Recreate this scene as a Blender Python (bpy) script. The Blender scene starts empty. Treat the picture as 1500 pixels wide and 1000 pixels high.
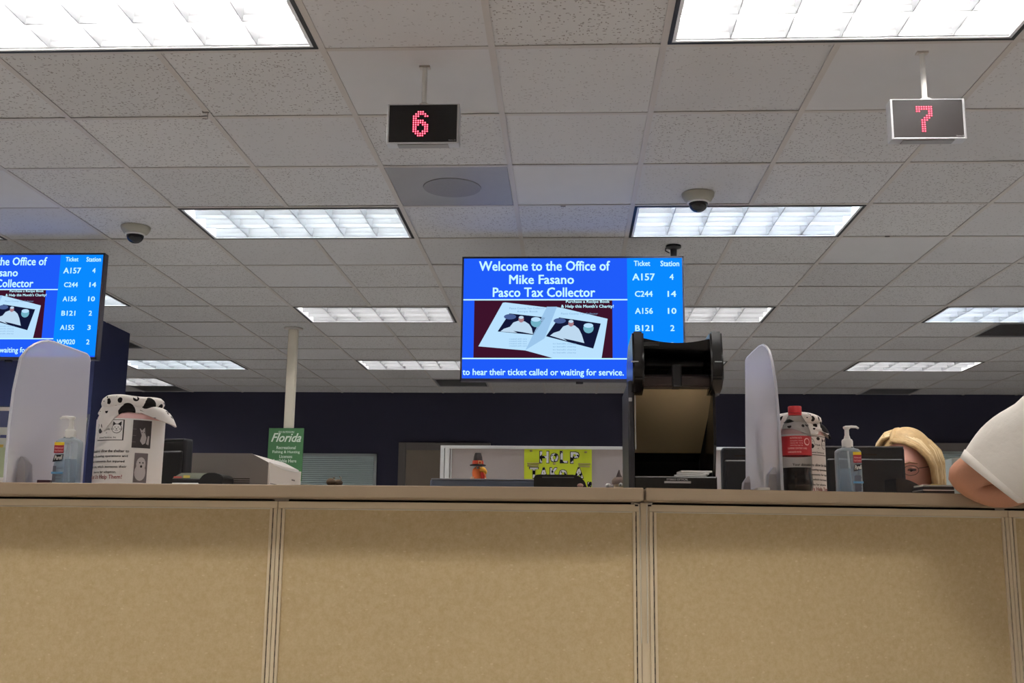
import bpy, bmesh, math, random
from mathutils import Vector, Matrix
random.seed(7)
S = bpy.context.scene
COL = S.collection
# ------------------------------------------------------------------ camera, world, exposure
EYE = 0.98
F_PX = 1560.7
PITCH, YAW, ROLL = 0.184656, 0.053317, 0.011171
RM = (Matrix.Rotation(YAW, 3, 'Z') @ Matrix.Rotation(math.pi / 2 + PITCH, 3, 'X') @ Matrix.Rotation(ROLL, 3, 'Z'))
cam_d = bpy.data.cameras.new('camera'); cam = bpy.data.objects.new('camera', cam_d); COL.objects.link(cam)
cam_d.sensor_width = 36; cam_d.lens = F_PX / 1500 * 36; cam_d.clip_start = 0.05; cam_d.clip_end = 60
cam.matrix_world = Matrix.Translation((0, 0, EYE)) @ RM.to_4x4()
S.camera = cam
w = bpy.data.worlds.new('world'); S.world = w; w.use_nodes = True
w.node_tree.nodes['Background'].inputs[0].default_value = (0.5, 0.55, 0.6, 1)
w.node_tree.nodes['Background'].inputs[1].default_value = 0.05
S.view_settings.view_transform = 'Standard'; S.view_settings.look = 'None'
S.view_settings.gamma = 1; S.view_settings.use_curve_mapping = False
S.view_settings.exposure = 0.0
LAMP = 84.0           # strength of the fluorescent tubes
SCREEN = 1.1         # strength of the television screens

def at(px, py, Y):
    "world point seen at a pixel of the 1500x1000 photograph, at distance Y"
    d = RM @ Vector(((px - 750) / F_PX, (500 - py) / F_PX, -1))
    return Vector((0, 0, EYE)) + d * (Y / d.y)

# ------------------------------------------------------------------ materials
def srgb(r, g, b):
    f = lambda c: (c / 255 / 12.92) if c <= 10 else ((c / 255 + 0.055) / 1.055) ** 2.4
    return (f(r), f(g), f(b))
MATS = {}
def mat(name, col, rough=0.6, metal=0.0, spec=0.5, noise=0.0, nscale=60, bump=0.0, bscale=200, trans=0.0, ior=1.45, alpha=1.0, coat=0.0):
    if name in MATS: return MATS[name]
    m = bpy.data.materials.new(name); m.use_nodes = True; nt = m.node_tree; b = nt.nodes['Principled BSDF']
    b.inputs['Base Color'].default_value = (*col, 1); b.inputs['Roughness'].default_value = rough
    b.inputs['Metallic'].default_value = metal; b.inputs['Specular IOR Level'].default_value = spec
    b.inputs['Transmission Weight'].default_value = trans; b.inputs['IOR'].default_value = ior
    b.inputs['Alpha'].default_value = alpha; b.inputs['Coat Weight'].default_value = coat
    tc = nt.nodes.new('ShaderNodeTexCoord')
    if noise:
        n = nt.nodes.new('ShaderNodeTexNoise'); n.inputs['Scale'].default_value = nscale; n.inputs['Detail'].default_value = 4
        nt.links.new(tc.outputs['Object'], n.inputs['Vector'])
        r = nt.nodes.new('ShaderNodeMix'); r.data_type = 'RGBA'
        r.inputs[6].default_value = (*[c * (1 - noise) for c in col], 1)
        r.inputs[7].default_value = (*[min(1, c * (1 + noise)) for c in col], 1)
        nt.links.new(n.outputs[0], r.inputs[0]); nt.links.new(r.outputs[2], b.inputs['Base Color'])
    if bump:
        n2 = nt.nodes.new('ShaderNodeTexNoise'); n2.inputs['Scale'].default_value = bscale; n2.inputs['Detail'].default_value = 3
        nt.links.new(tc.outputs['Object'], n2.inputs['Vector'])
        bp = nt.nodes.new('ShaderNodeBump'); bp.inputs['Strength'].default_value = bump; bp.inputs['Distance'].default_value = 0.002
        nt.links.new(n2.outputs[0], bp.inputs['Height']); nt.links.new(bp.outputs[0], b.inputs['Normal'])
    MATS[name] = m
    return m
def emis(name, col, s=1.0):
    if name in MATS: return MATS[name]
    m = bpy.data.materials.new(name); m.use_nodes = True; nt = m.node_tree
    nt.nodes.remove(nt.nodes['Principled BSDF'])
    e = nt.nodes.new('ShaderNodeEmission'); e.inputs[0].default_value = (*col, 1); e.inputs[1].default_value = s
    nt.links.new(e.outputs[0], nt.nodes['Material Output'].inputs[0]); MATS[name] = m
    return m
def mth(nt, op, a, b=None, c=None):
    n = nt.nodes.new('ShaderNodeMath'); n.operation = op
    for i, v in enumerate((a, b, c)):
        if v is None: continue
        if isinstance(v, (int, float)): n.inputs[i].default_value = v
        else: nt.links.new(v, n.inputs[i])
    return n.outputs[0]
def spotted(name, base, dark, kind):
    "kind: fissure (acoustic tile), paw (fleece), cow (letters), fabric (counter panel)"
    m = mat(name, base, 0.9, spec=0.2); nt = m.node_tree; b = nt.nodes['Principled BSDF']
    g = nt.nodes.new('ShaderNodeNewGeometry'); tc = nt.nodes.new('ShaderNodeTexCoord')
    def vor(src, scale, stretch, rot, jit=1.0):
        mp = nt.nodes.new('ShaderNodeMapping'); mp.inputs['Scale'].default_value = stretch; mp.inputs['Rotation'].default_value = (0, 0, rot)
        nt.links.new(src, mp.inputs[0])
        v = nt.nodes.new('ShaderNodeTexVoronoi'); v.inputs['Scale'].default_value = scale; v.inputs['Randomness'].default_value = jit
        nt.links.new(mp.outputs[0], v.inputs['Vector']); return v
    mix = nt.nodes.new('ShaderNodeMix'); mix.data_type = 'RGBA'
    mix.inputs[6].default_value = (*base, 1); mix.inputs[7].default_value = (*dark, 1)
    if kind.startswith('fissure'):
        P = g.outputs['Position']; f = None
        amount = {'fissure': 0.55, 'fissure_fine': 0.3}[kind]
        for (sc, st, ro, th) in ((30, (1, 2.6, 1), 0.5, 0.20), (34, (2.6, 1, 1), 0.2, 0.19), (60, (1, 1, 1), 0, 0.2), (32, (1, 2.4, 1), -0.7, 0.18)):
            v = vor(P, sc, st, ro); sp = nt.nodes.new('ShaderNodeSeparateColor'); nt.links.new(v.outputs['Color'], sp.inputs[0])
            q = mth(nt, 'MULTIPLY', mth(nt, 'LESS_THAN', v.outputs['Distance'], th), mth(nt, 'LESS_THAN', sp.outputs[0], amount))
            f = q if f is None else mth(nt, 'MAXIMUM', f, q)
        f = mth(nt, 'MULTIPLY', f, 0.65 if kind == 'fissure' else 0.45)
        nt.links.new(f, mix.inputs[0])
        oi = nt.nodes.new('ShaderNodeObjectInfo'); hs = nt.nodes.new('ShaderNodeHueSaturation')
        nt.links.new(mth(nt, 'MULTIPLY_ADD', oi.outputs['Random'], 0.10, 0.94), hs.inputs['Value'])
        nt.links.new(mix.outputs[2], hs.inputs['Color']); nt.links.new(hs.outputs[0], b.inputs['Base Color'])
    elif kind == 'paw':
        v = vor(tc.outputs['Object'], 19, (1, 1, 1), 0.9, 0.6); v2 = vor(tc.outputs['Object'], 50, (1, 1, 1), 0.9, 0.8)
        q = mth(nt, 'LESS_THAN', v.outputs['Distance'], 0.35)
        ring = mth(nt, 'MULTIPLY', mth(nt, 'LESS_THAN', v.outputs['Distance'], 0.62), mth(nt, 'GREATER_THAN', v.outputs['Distance'], 0.46))
        q2 = mth(nt, 'MULTIPLY', ring, mth(nt, 'LESS_THAN', v2.outputs['Distance'], 0.34))
        nt.links.new(mth(nt, 'MAXIMUM', q, q2), mix.inputs[0]); nt.links.new(mix.outputs[2], b.inputs['Base Color'])
        n2 = nt.nodes.new('ShaderNodeTexNoise'); n2.inputs['Scale'].default_value = 900
        bp = nt.nodes.new('ShaderNodeBump'); bp.inputs['Strength'].default_value = 0.5; bp.inputs['Distance'].default_value = 0.001
        nt.links.new(n2.outputs[0], bp.inputs['Height']); nt.links.new(bp.outputs[0], b.inputs['Normal'])
    elif kind == 'cow':
        n = nt.nodes.new('ShaderNodeTexNoise'); n.inputs['Scale'].default_value = 38; nt.links.new(g.outputs['Position'], n.inputs['Vector'])
        nt.links.new(mth(nt, 'GREATER_THAN', n.outputs[0], 0.54), mix.inputs[0]); nt.links.new(mix.outputs[2], b.inputs['Base Color'])
    elif kind == 'fabric':
        n = nt.nodes.new('ShaderNodeTexNoise'); n.inputs['Scale'].default_value = 90; n.inputs['Detail'].default_value = 6; n.inputs['Roughness'].default_value = 0.75
        nt.links.new(g.outputs['Position'], n.inputs['Vector'])
        v = vor(g.outputs['Position'], 55, (1, 1, 1.8), 0.4); sp = nt.nodes.new('ShaderNodeSeparateColor'); nt.links.new(v.outputs['Color'], sp.inputs[0])
        fl = mth(nt, 'MULTIPLY', mth(nt, 'LESS_THAN', v.outputs['Distance'], 0.18), mth(nt, 'LESS_THAN', sp.outputs[0], 0.25))
        cr = nt.nodes.new('ShaderNodeMapRange'); nt.links.new(n.outputs[0], cr.inputs[0]); cr.inputs[1].default_value = 0.35; cr.inputs[2].default_value = 0.65
        nt.links.new(mth(nt, 'MINIMUM', mth(nt, 'MULTIPLY_ADD', fl, 0.4, mth(nt, 'MULTIPLY', cr.outputs[0], 0.5)), 1.0), mix.inputs[0])
        nt.links.new(mix.outputs[2], b.inputs['Base Color'])
        bp = nt.nodes.new('ShaderNodeBump'); bp.inputs['Strength'].default_value = 0.25; bp.inputs['Distance'].default_value = 0.001
        n2 = nt.nodes.new('ShaderNodeTexNoise'); n2.inputs['Scale'].default_value = 700; nt.links.new(g.outputs['Position'], n2.inputs['Vector'])
        nt.links.new(n2.outputs[0], bp.inputs['Height']); nt.links.new(bp.outputs[0], b.inputs['Normal'])
    return m
def frosted(name, col, clear):
    m = bpy.data.materials.new(name); m.use_nodes = True; nt = m.node_tree; b = nt.nodes['Principled BSDF']
    b.inputs['Base Color'].default_value = (*col, 1); b.inputs['Roughness'].default_value = 0.25
    t = nt.nodes.new('ShaderNodeBsdfTransparent'); tl = nt.nodes.new('ShaderNodeBsdfTranslucent'); tl.inputs[0].default_value = (*col, 1)
    m1 = nt.nodes.new('ShaderNodeMixShader'); m1.inputs[0].default_value = 0.5
    nt.links.new(b.outputs[0], m1.inputs[1]); nt.links.new(tl.outputs[0], m1.inputs[2])
    m2 = nt.nodes.new('ShaderNodeMixShader'); m2.inputs[0].default_value = clear
    nt.links.new(m1.outputs[0], m2.inputs[1]); nt.links.new(t.outputs[0], m2.inputs[2])
    nt.links.new(m2.outputs[0], nt.nodes['Material Output'].inputs[0]); MATS[name] = m
    return m

def clear(name, col, see, rough=.08, k=1.0):
    if name in MATS: return MATS[name]
    m = bpy.data.materials.new(name); m.use_nodes = True; nt = m.node_tree; b = nt.nodes['Principled BSDF']
    b.inputs['Base Color'].default_value = (*[c * k for c in col], 1); b.inputs['Roughness'].default_value = rough
    t = nt.nodes.new('ShaderNodeBsdfTransparent'); t.inputs[0].default_value = (*[.5 + .5 * c for c in col], 1)
    lw = nt.nodes.new('ShaderNodeLayerWeight'); lw.inputs[0].default_value = .25
    mx = nt.nodes.new('ShaderNodeMixShader'); nt.links.new(mth(nt, 'MULTIPLY_ADD', lw.outputs['Facing'], -see * .6, see), mx.inputs[0])
    nt.links.new(b.outputs[0], mx.inputs[1]); nt.links.new(t.outputs[0], mx.inputs[2])
    nt.links.new(mx.outputs[0], nt.nodes['Material Output'].inputs[0]); MATS[name] = m
    return m

# ------------------------------------------------------------------ mesh helpers (world coordinates)
def rloc(o):
    l = Vector((0, 0, 0))
    while o is not None: l += o.location; o = o.parent
    return l
def obj(name, bm, m, parent=None, loc=None, smooth=None, local=False):
    "link a bmesh given in world coordinates as ONE mesh object"
    me = bpy.data.meshes.new(name)
    bmesh.ops.recalc_face_normals(bm, faces=bm.faces[:])
    if smooth is not None:
        for f in bm.faces: f.smooth = True
    bm.to_mesh(me); bm.free()
    if smooth: me.set_sharp_from_angle(angle=math.radians(smooth))
    o = bpy.data.objects.new(name, me); COL.objects.link(o)
    me.materials.append(m)
    if parent is not None:
        o.parent = parent
        if not local: me.transform(Matrix.Translation(-rloc(parent)))
    elif not local:
        if loc is None:
            xs = [v.co for v in me.vertices]
            loc = Vector((sum(v.x for v in xs) / len(xs), sum(v.y for v in xs) / len(xs), min(v.z for v in xs)))
        loc = Vector(loc); me.transform(Matrix.Translation(-loc)); o.location = loc
    return o
def tag(o, label, cat, group=None, kind=None):
    if label: o['label'] = label
    if cat: o['category'] = cat
    if group: o['group'] = group
    if kind: o['kind'] = kind
    return o
def thing(name, label, cat, loc, group=None):
    o = bpy.data.objects.new(name, None); COL.objects.link(o); o.location = loc; o.empty_display_size = 0.05
    return tag(o, label, cat, group)
def struct(o): o['kind'] = 'structure'; return o
def box(bm, x0, x1, y0, y1, z0, z1, bev=0.0, seg=2):
    b = bmesh.new(); bmesh.ops.create_cube(b, size=1)
    for v in b.verts: v.co = Vector(((x0 + x1) / 2 + v.co.x * (x1 - x0), (y0 + y1) / 2 + v.co.y * (y1 - y0), (z0 + z1) / 2 + v.co.z * (z1 - z0)))
    if bev: bmesh.ops.bevel(b, geom=b.edges[:], offset=bev, segments=seg, profile=0.5, affect='EDGES')
    join(bm, b); return bm
def join(bm, b, M=None):
    me = bpy.data.meshes.new('tmp'); b.to_mesh(me); b.free()
    if M is not None: me.transform(M)
    bm.from_mesh(me); bpy.data.meshes.remove(me)
def B(*a, **k): return box(bmesh.new(), *a, **k)
def ring_pts(c, r, n, ax=None, ry=None):
    c = Vector(c); ry = r if ry is None else ry
    if ax is None: u, v = Vector((1, 0, 0)), Vector((0, 1, 0))
    else:
        ax = Vector(ax).normalized(); u = ax.orthogonal().normalized()
        if abs(ax.z) < 0.9: u = ax.cross(Vector((0, 0, 1))).normalized()
        v = ax.cross(u)
    return [c + u * r * math.cos(2 * math.pi * i / n) + v * ry * math.sin(2 * math.pi * i / n) for i in range(n)]
def loft(bm, rings, cap0=True, cap1=True, closed=True):
    vs = [[bm.verts.new(p) for p in r] for r in rings]; n = len(rings[0])
    for a, b in zip(vs, vs[1:]):
        for i in range(n if closed else n - 1):
            j = (i + 1) % n
            try: bm.faces.new((a[i], a[j], b[j], b[i]))
            except ValueError: pass
    if cap0 and closed: bm.faces.new(vs[0][::-1])
    if cap1 and closed: bm.faces.new(vs[-1])
    return bm
def lathe(bm, c, prof, n=32, cap0=True, cap1=True):
    "prof: (radius, z) pairs"
    return loft(bm, [ring_pts((c[0], c[1], c[2] + z), max(r, 1e-4), n) for r, z in prof], cap0, cap1)
def tube(bm, pts, r, n=8, cap=True):
    pts = [Vector(p) for p in pts]; rs = r if isinstance(r, (list, tuple)) else [r] * len(pts); rings = []
    u = None
    for i, p in enumerate(pts):
        t = (pts[min(i + 1, len(pts) - 1)] - pts[max(i - 1, 0)]).normalized()
        if u is None: u = t.orthogonal().normalized()
        u = (u - t * u.dot(t)).normalized(); v = t.cross(u)
        rings.append([p + (u * math.cos(2 * math.pi * k / n) + v * math.sin(2 * math.pi * k / n)) * rs[i] for k in range(n)])
    return loft(bm, rings, cap, cap)
def prism(bm, pts, off, bev=0.0):
    "extrude a polygon of 3-D points by the vector off"
    off = Vector(off); b = bmesh.new()
    a = [b.verts.new(Vector(p)) for p in pts]; c = [b.verts.new(Vector(p) + off) for p in pts]
    b.faces.new(a[::-1]); b.faces.new(c)
    for i in range(len(a)):
        j = (i + 1) % len(a); b.faces.new((a[i], a[j], c[j], c[i]))
    if bev: bmesh.ops.bevel(b, geom=b.edges[:], offset=bev, segments=2, affect='EDGES')
    join(bm, b); return bm
def ball(bm, c, r, seg=16):
    b = bmesh.new(); bmesh.ops.create_uvsphere(b, u_segments=seg, v_segments=max(6, seg // 2), radius=1)
    r = (r, r, r) if isinstance(r, (int, float)) else r
    join(bm, b, Matrix.Translation(c) @ Matrix.Diagonal((*r, 1))); return bm
_tc = {}
def text_mesh(body, off=0.0, shear=0.0):
    cu = bpy.data.curves.new('t', 'FONT'); cu.body = body; cu.size = 1; cu.shear = shear; cu.resolution_u = 2
    o = bpy.data.objects.new('t', cu); COL.objects.link(o)
    dg = bpy.context.evaluated_depsgraph_get(); me = bpy.data.meshes.new_from_object(o.evaluated_get(dg))
    bpy.data.objects.remove(o); bpy.data.curves.remove(cu)
    if off:
        b = bmesh.new()
        for q, (dx, dy) in enumerate(((-off, -off * .6), (off, -off * .6), (-off, off * .6), (off, off * .6))):
            m2 = me.copy(); m2.transform(Matrix.Translation((dx, dy, q * 1.0))); b.from_mesh(m2); bpy.data.meshes.remove(m2)
        b.to_mesh(me); b.free()
    return me
def text_bm(body, O, U, V, off=0.0, shear=0.0, fn=None, ax=(0, 0)):
    "text fitted so its bounding box is the parallelogram O, O+U, O+V"
    me = text_mesh(body, off, shear)
    xs = [v.co.x for v in me.vertices]; ys = [v.co.y for v in me.vertices]
    x0, x1, y0, y1 = min(xs), max(xs), min(ys), max(ys)
    N = None if fn else U.cross(V).normalized() * .00006
    for v in me.vertices:
        k = v.co.z; a, b = (v.co.x - x0) / (x1 - x0), (v.co.y - y0) / (y1 - y0)
        v.co = fn(a, b) if fn else O + U * a + V * b + N * k
        if fn: v.co.x += (v.co.x - ax[0]) * k * .0008; v.co.y += (v.co.y - ax[1]) * k * .0008
    bm = bmesh.new(); bm.from_mesh(me); bpy.data.meshes.remove(me); return bm
def flat(name, bm, m, parent, local=False):
    "flat print: no normal recalculation needed"
    return obj(name, bm, m, parent, local=local)

# shared materials
M_tile = spotted('acoustic_tile', srgb(203, 200, 197), srgb(96, 82, 70), 'fissure')
M_tile2 = spotted('acoustic_tile_fine', srgb(202, 199, 197), srgb(120, 108, 98), 'fissure_fine')
M_tile3 = mat('smooth_tile', srgb(203, 200, 198), 0.85, noise=0.03, nscale=8)
M_grid = mat('grid_metal', srgb(190, 182, 174), 0.5)
M_metalgrey = mat('diffuser_grey', srgb(150, 148, 148), 0.5, noise=0.04, nscale=20)
M_black = mat('black_plastic', srgb(26, 25, 27), 0.4)
M_blackg = mat('black_gloss', srgb(18, 16, 17), 0.22)
M_frameblk = mat('fixture_edge', srgb(20, 18, 18), 0.5)
M_white = mat('white_plastic', srgb(228, 226, 222), 0.4)
M_louver = mat('louver_metal', srgb(168, 170, 173), 0.42, metal=0.75)
M_housing = mat('housing_white', srgb(235, 236, 238), 0.5)
M_navy = mat('navy_paint', srgb(42, 40, 60), 0.75, noise=0.06, nscale=5)
M_navy2 = mat('navy_column', srgb(30, 36, 76), 0.7, noise=0.05, nscale=5)
M_beige = mat('beige_wall', srgb(222, 212, 196), 0.8, noise=0.03, nscale=4)
M_trim = mat('tan_metal', srgb(226, 208, 176), 0.45, noise=0.02, nscale=12)
M_fabric = spotted('panel_fabric', srgb(198, 173, 130), srgb(222, 203, 164), 'fabric')
M_slab = mat('laminate', srgb(152, 132, 108), 0.55, noise=0.04, nscale=30)
M_carpet = mat('vinyl_floor', srgb(203, 200, 198), 0.6, noise=0.06, nscale=20)
M_silver = mat('silver', srgb(200, 200, 202), 0.35, metal=0.7)
M_cream = mat('cream_paint', srgb(222, 214, 196), 0.5)
M_paper = mat('white_paper', srgb(238, 234, 232), 0.75)
M_ink = mat('black_ink', srgb(40, 36, 38), 0.7)
M_red_ink = mat('red_ink', srgb(150, 75, 75), 0.7)

# ------------------------------------------------------------------ the room
T = 0.6096; GX, GY, HC = -0.27282, 4.14663, EYE + 1.72654
cx = lambda c: GX + c * T
cy = lambda r: GY + r * T
XL, XR, YB, YF = -9.3, 8.0, 12.6, -3.6
struct(obj('floor', B(XL - .1, XR + .1, YF - .1, YB + .1, -0.1, 0), M_carpet))
struct(obj('wall_back', B(XL - .1, XR + .1, YB, YB + .12, 0, HC + .25), M_navy))
struct(obj('wall_left', B(XL - .12, XL, YF, YB, 0, HC + .25), M_beige))
struct(obj('wall_right', B(XR, XR + .12, YF, YB, 0, HC + .25), M_beige))
struct(obj('wall_front', B(XL - .1, XR + .1, YF - .12, YF, 0, HC + .25), M_beige))
ceil = struct(obj('ceiling', B(XL, XR, YF, YB, HC + .2, HC + .26), M_beige))

# fixtures: lower-left tile corner (col, row), two tiles wide, one deep
FIX = [(-3, -2, 'w', 'ceiling light at the top left corner of the picture'), (1, -2, 'w', 'ceiling light at the top right, nearest to sign 7'),
       (-3, 2, 'c', 'ceiling light below left of sign 6, left of the speaker tile'), (1, 2, 'b', 'ceiling light just above and right of the middle television'),
       (-3, 6, 'n', 'ceiling light left of the middle television, third row back'), (1, 6, 'n', 'ceiling light partly hidden by the right edge of the middle television'),
       (5, 6, 'b', 'ceiling light cut by the right edge, behind sign 7'), (-7, 5, 'c', 'ceiling light peeking out right of the left television'),
       (-3, 10, 'n', 'far ceiling light cut by the lower left of the middle television'), (-7, 10, 'c', 'far ceiling light between the navy column and the white pole'),
       (-9, 12, 'n', 'farthest small ceiling light right of the navy column'), (5, 10, 'n', 'far ceiling light above the blond woman'),
       (-11, 10, 'n', 'far ceiling light just under the left television'), (-12, 12, 'n', 'farthest ceiling light at the left edge above the leaflets'),
       (-7, 2, 'c', 'ceiling light above the left television, only its corner in view')]
OFF = [(-3, -6, 'w'), (1, -6, 'w'), (-3, -10, 'w'), (1, -10, 'w'), (-7, -6, 'w'), (5, -6, 'w'), (-7, -2, 'w'), (5, -2, 'w'), (5, 2, 'c'),
       (9, 2, 'c'), (9, 6, 'n'), (9, 10, 'n'), (-11, 2, 'n'), (-11, 6, 'n'), (5, -10, 'w'), (-7, -10, 'w'), (1, 10, 'n')]
covered = set()
for f in FIX + OFF: covered |= {(f[0], f[1]), (f[0] + 1, f[1])}
VENTS = [(-1, 1, 'speaker'), (6, 7, 'vent'), (-2, 12, 'vent'), (6, 13, 'vent'), (-7, 8, 'vent'), (-8, 13, 'vent')]
for v in VENTS: covered.add(v[:2])
SMOOTH = {(0, 1), (-1, -1), (2, -1), (-5, 1), (3, 3)}
def in_view(c, r):
    x, y = (cx(c) + cx(c + 1)) / 2, (cy(r) + cy(r + 1)) / 2
    v = RM.transposed() @ Vector((x, y, HC - EYE))
    if v.z >= 0: return False
    px, py = 750 + F_PX * v.x / -v.z, 500 - F_PX * v.y / -v.z
    wpx = F_PX * T / -v.z
    return -wpx * .6 < px < 1500 + wpx * .6 and py > -60
tile_me = {}
def tile_mesh(k, m):
    bm = B(-.3, .3, -.3, .3, 0, .015); me = bpy.data.meshes.new('ceiling_tile'); bm.to_mesh(me); bm.free(); me.materials.append(m); tile_me[k] = me
tile_mesh(0, M_tile); tile_mesh(1, M_tile2); tile_mesh(2, M_tile3)
rest = bmesh.new(); ceil_loc = rloc(ceil); n_tile = 0
for c in range(-15, 14):
    for r in range(-13, 14):
        if (c, r) in covered: continue
        x0, x1, y0, y1 = max(cx(c), XL), min(cx(c + 1), XR), max(cy(r), YF), min(cy(r + 1), YB)
        if x1 - x0 < .02 or y1 - y0 < .02: continue
        if in_view(c, r):
            k = 2 if (c, r) in SMOOTH else random.choice((0, 0, 0, 1))
            o = bpy.data.objects.new('ceiling_tile', tile_me[k]); COL.objects.link(o); o.parent = ceil
            o.location = Vector(((x0 + x1) / 2, (y0 + y1) / 2, HC + .0035 + random.random() * .002)) - ceil_loc
            o.rotation_euler = (random.uniform(-.004, .004), random.uniform(-.004, .004), 0)
            o.scale = ((x1 - x0) / T, (y1 - y0) / T, 1); n_tile += 1
        else: box(rest, x0 + .004, x1 - .004, y0 + .004, y1 - .004, HC + .005, HC + .02)
o = obj('ceiling_tile_field', rest, M_tile, ceil); o['kind'] = 'stuff'
print('tiles', n_tile)
for c in range(-14, 14):
    cuts = sorted(f[1] for f in FIX + OFF if f[0] + 1 == c); y0 = YF
    for r in cuts + [None]:
        y1 = YB if r is None else cy(r)
        if y1 - y0 > .05: obj('ceiling_runner', box(B(cx(c) - .012, cx(c) + .012, y0, y1, HC, HC + .003), cx(c) - .002, cx(c) + .002, y0, y1, HC + .003, HC + .03), M_grid, ceil)
        if r is not None: y0 = cy(r + 1)
for r in range(-12, 14):
    obj('ceiling_cross_tee', box(B(XL, XR, cy(r) - .011, cy(r) + .011, HC + .0005, HC + .003), XL, XR, cy(r) - .002, cy(r) + .002, HC + .003, HC + .03), M_grid, ceil)

# recessed fixtures
TUBE = {'w': emis('tube_white', (1.0, .955, .90), LAMP * 1.3), 'o': emis('tube_front', (1.0, .96, .91), LAMP * .84), 'c': emis('tube_cool', (.90, .97, 1.0), LAMP * .72), 'b': emis('tube_blue', (.83, .91, 1.0), LAMP * .85), 'n': emis('tube_neutral', (1.0, .96, .92), LAMP * .52)}
def make_fixture(kind, label, x, y):
    t = thing('ceiling_light', label, 'ceiling light', (x, y, HC), 'recessed fluorescent ceiling lights')
    W, D = 2 * T, T; x0, x1, y0, y1 = x - W / 2 + .013, x + W / 2 - .013, y - D / 2 + .012, y + D / 2 - .012
    e = .014
    bm = bmesh.new()
    for a in ((x0, x1, y0, y0 + e), (x0, x1, y1 - e, y1), (x0, x0 + e, y0 + e, y1 - e), (x1 - e, x1, y0 + e, y1 - e)): box(bm, *a, HC - .002, HC + .02)
    obj('black_edge', bm, M_frameblk, t)
    bm = bmesh.new(); g = e; e2 = .012
    for a in ((x0 + g, x1 - g, y0 + g, y0 + g + e2), (x0 + g, x1 - g, y1 - g - e2, y1 - g), (x0 + g, x0 + g + e2, y0 + g, y1 - g), (x1 - g - e2, x1 - g, y0 + g, y1 - g)): box(bm, *a, HC - .001, HC + .10)
    obj('door_frame', bm, M_housing, t)
    obj('housing', B(x0 + g, x1 - g, y0 + g, y1 - g, HC + .118, HC + .125), M_housing, t)
    # parabolic louver: wedges, thick at the top
    xi0, xi1, yi0, yi1 = x0 + g + e2, x1 - g - e2, y0 + g + e2, y1 - g - e2
    bm = bmesh.new(); zb, zt = HC + .004, HC + .062
    for i in range(1, 3):
        yy = yi0 + (yi1 - yi0) * i / 3
        prof = [(-.002, zb), (.002, zb), (.006, zb + .02), (.016, zb + .04), (.028, zt), (-.028, zt), (-.016, zb + .04), (-.006, zb + .02)]
        prism(bm, [(xi0, yy + a, b) for a, b in prof], (xi1 - xi0, 0, 0))
    for yy, s in ((yi0, 1), (yi1, -1)):
        prof = [(0, zb), (s * .003, zb), (s * .008, zb + .02), (s * .018, zb + .04), (s * .030, zt), (0, zt)]
        prism(bm, [(xi0, yy + a, b) for a, b in prof], (xi1 - xi0, 0, 0))
    o = obj('long_baffle', bm, M_louver, t)
    bm = bmesh.new()
    for i in range(1, 6):
        xx = xi0 + (xi1 - xi0) * i / 6
        prism(bm, [(xx + a, yi0, b) for a, b in ((-.0015, zb), (.0015, zb), (.012, zt), (-.012, zt))], (0, yi1 - yi0, 0))
    obj('cross_baffle', bm, M_louver, t)
    for i in range(3):
        yy = yi0 + (yi1 - yi0) * (i + .5) / 3
        obj('lamp_tube', tube(bmesh.new(), [(xi0 + .01, yy, HC + .092), (xi1 - .01, yy, HC + .092)], .013, 8), TUBE[kind], t)
    return t
protos = {}
def copy_tree(o, parent=None):
    c = o.copy(); COL.objects.link(c); c.parent = parent
    for ch in list(o.children): copy_tree(ch, c)
    return c
for f in FIX + OFF:
    c, r, k = f[:3]; k = 'o' if r < -2 else k; lab = 'recessed fluorescent ' + (f[3] if len(f) > 3 else 'ceiling light outside the frame, %s row %s the counter' % (('far left', 'left', 'centre left', 'centre right', 'right', 'far right')[(c + 11) // 4], {-2: 'right above', 2: 'just behind', 6: 'well behind', 10: 'far behind', -6: 'in front of', -10: 'far in front of'}[r]))
    x, y = cx(c + 1), cy(r + .5)
    if k in protos:
        o = copy_tree(protos[k]); o.location = (x, y, HC); o['label'] = lab
    else: protos[k] = make_fixture(k, lab, x, y)

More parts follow.
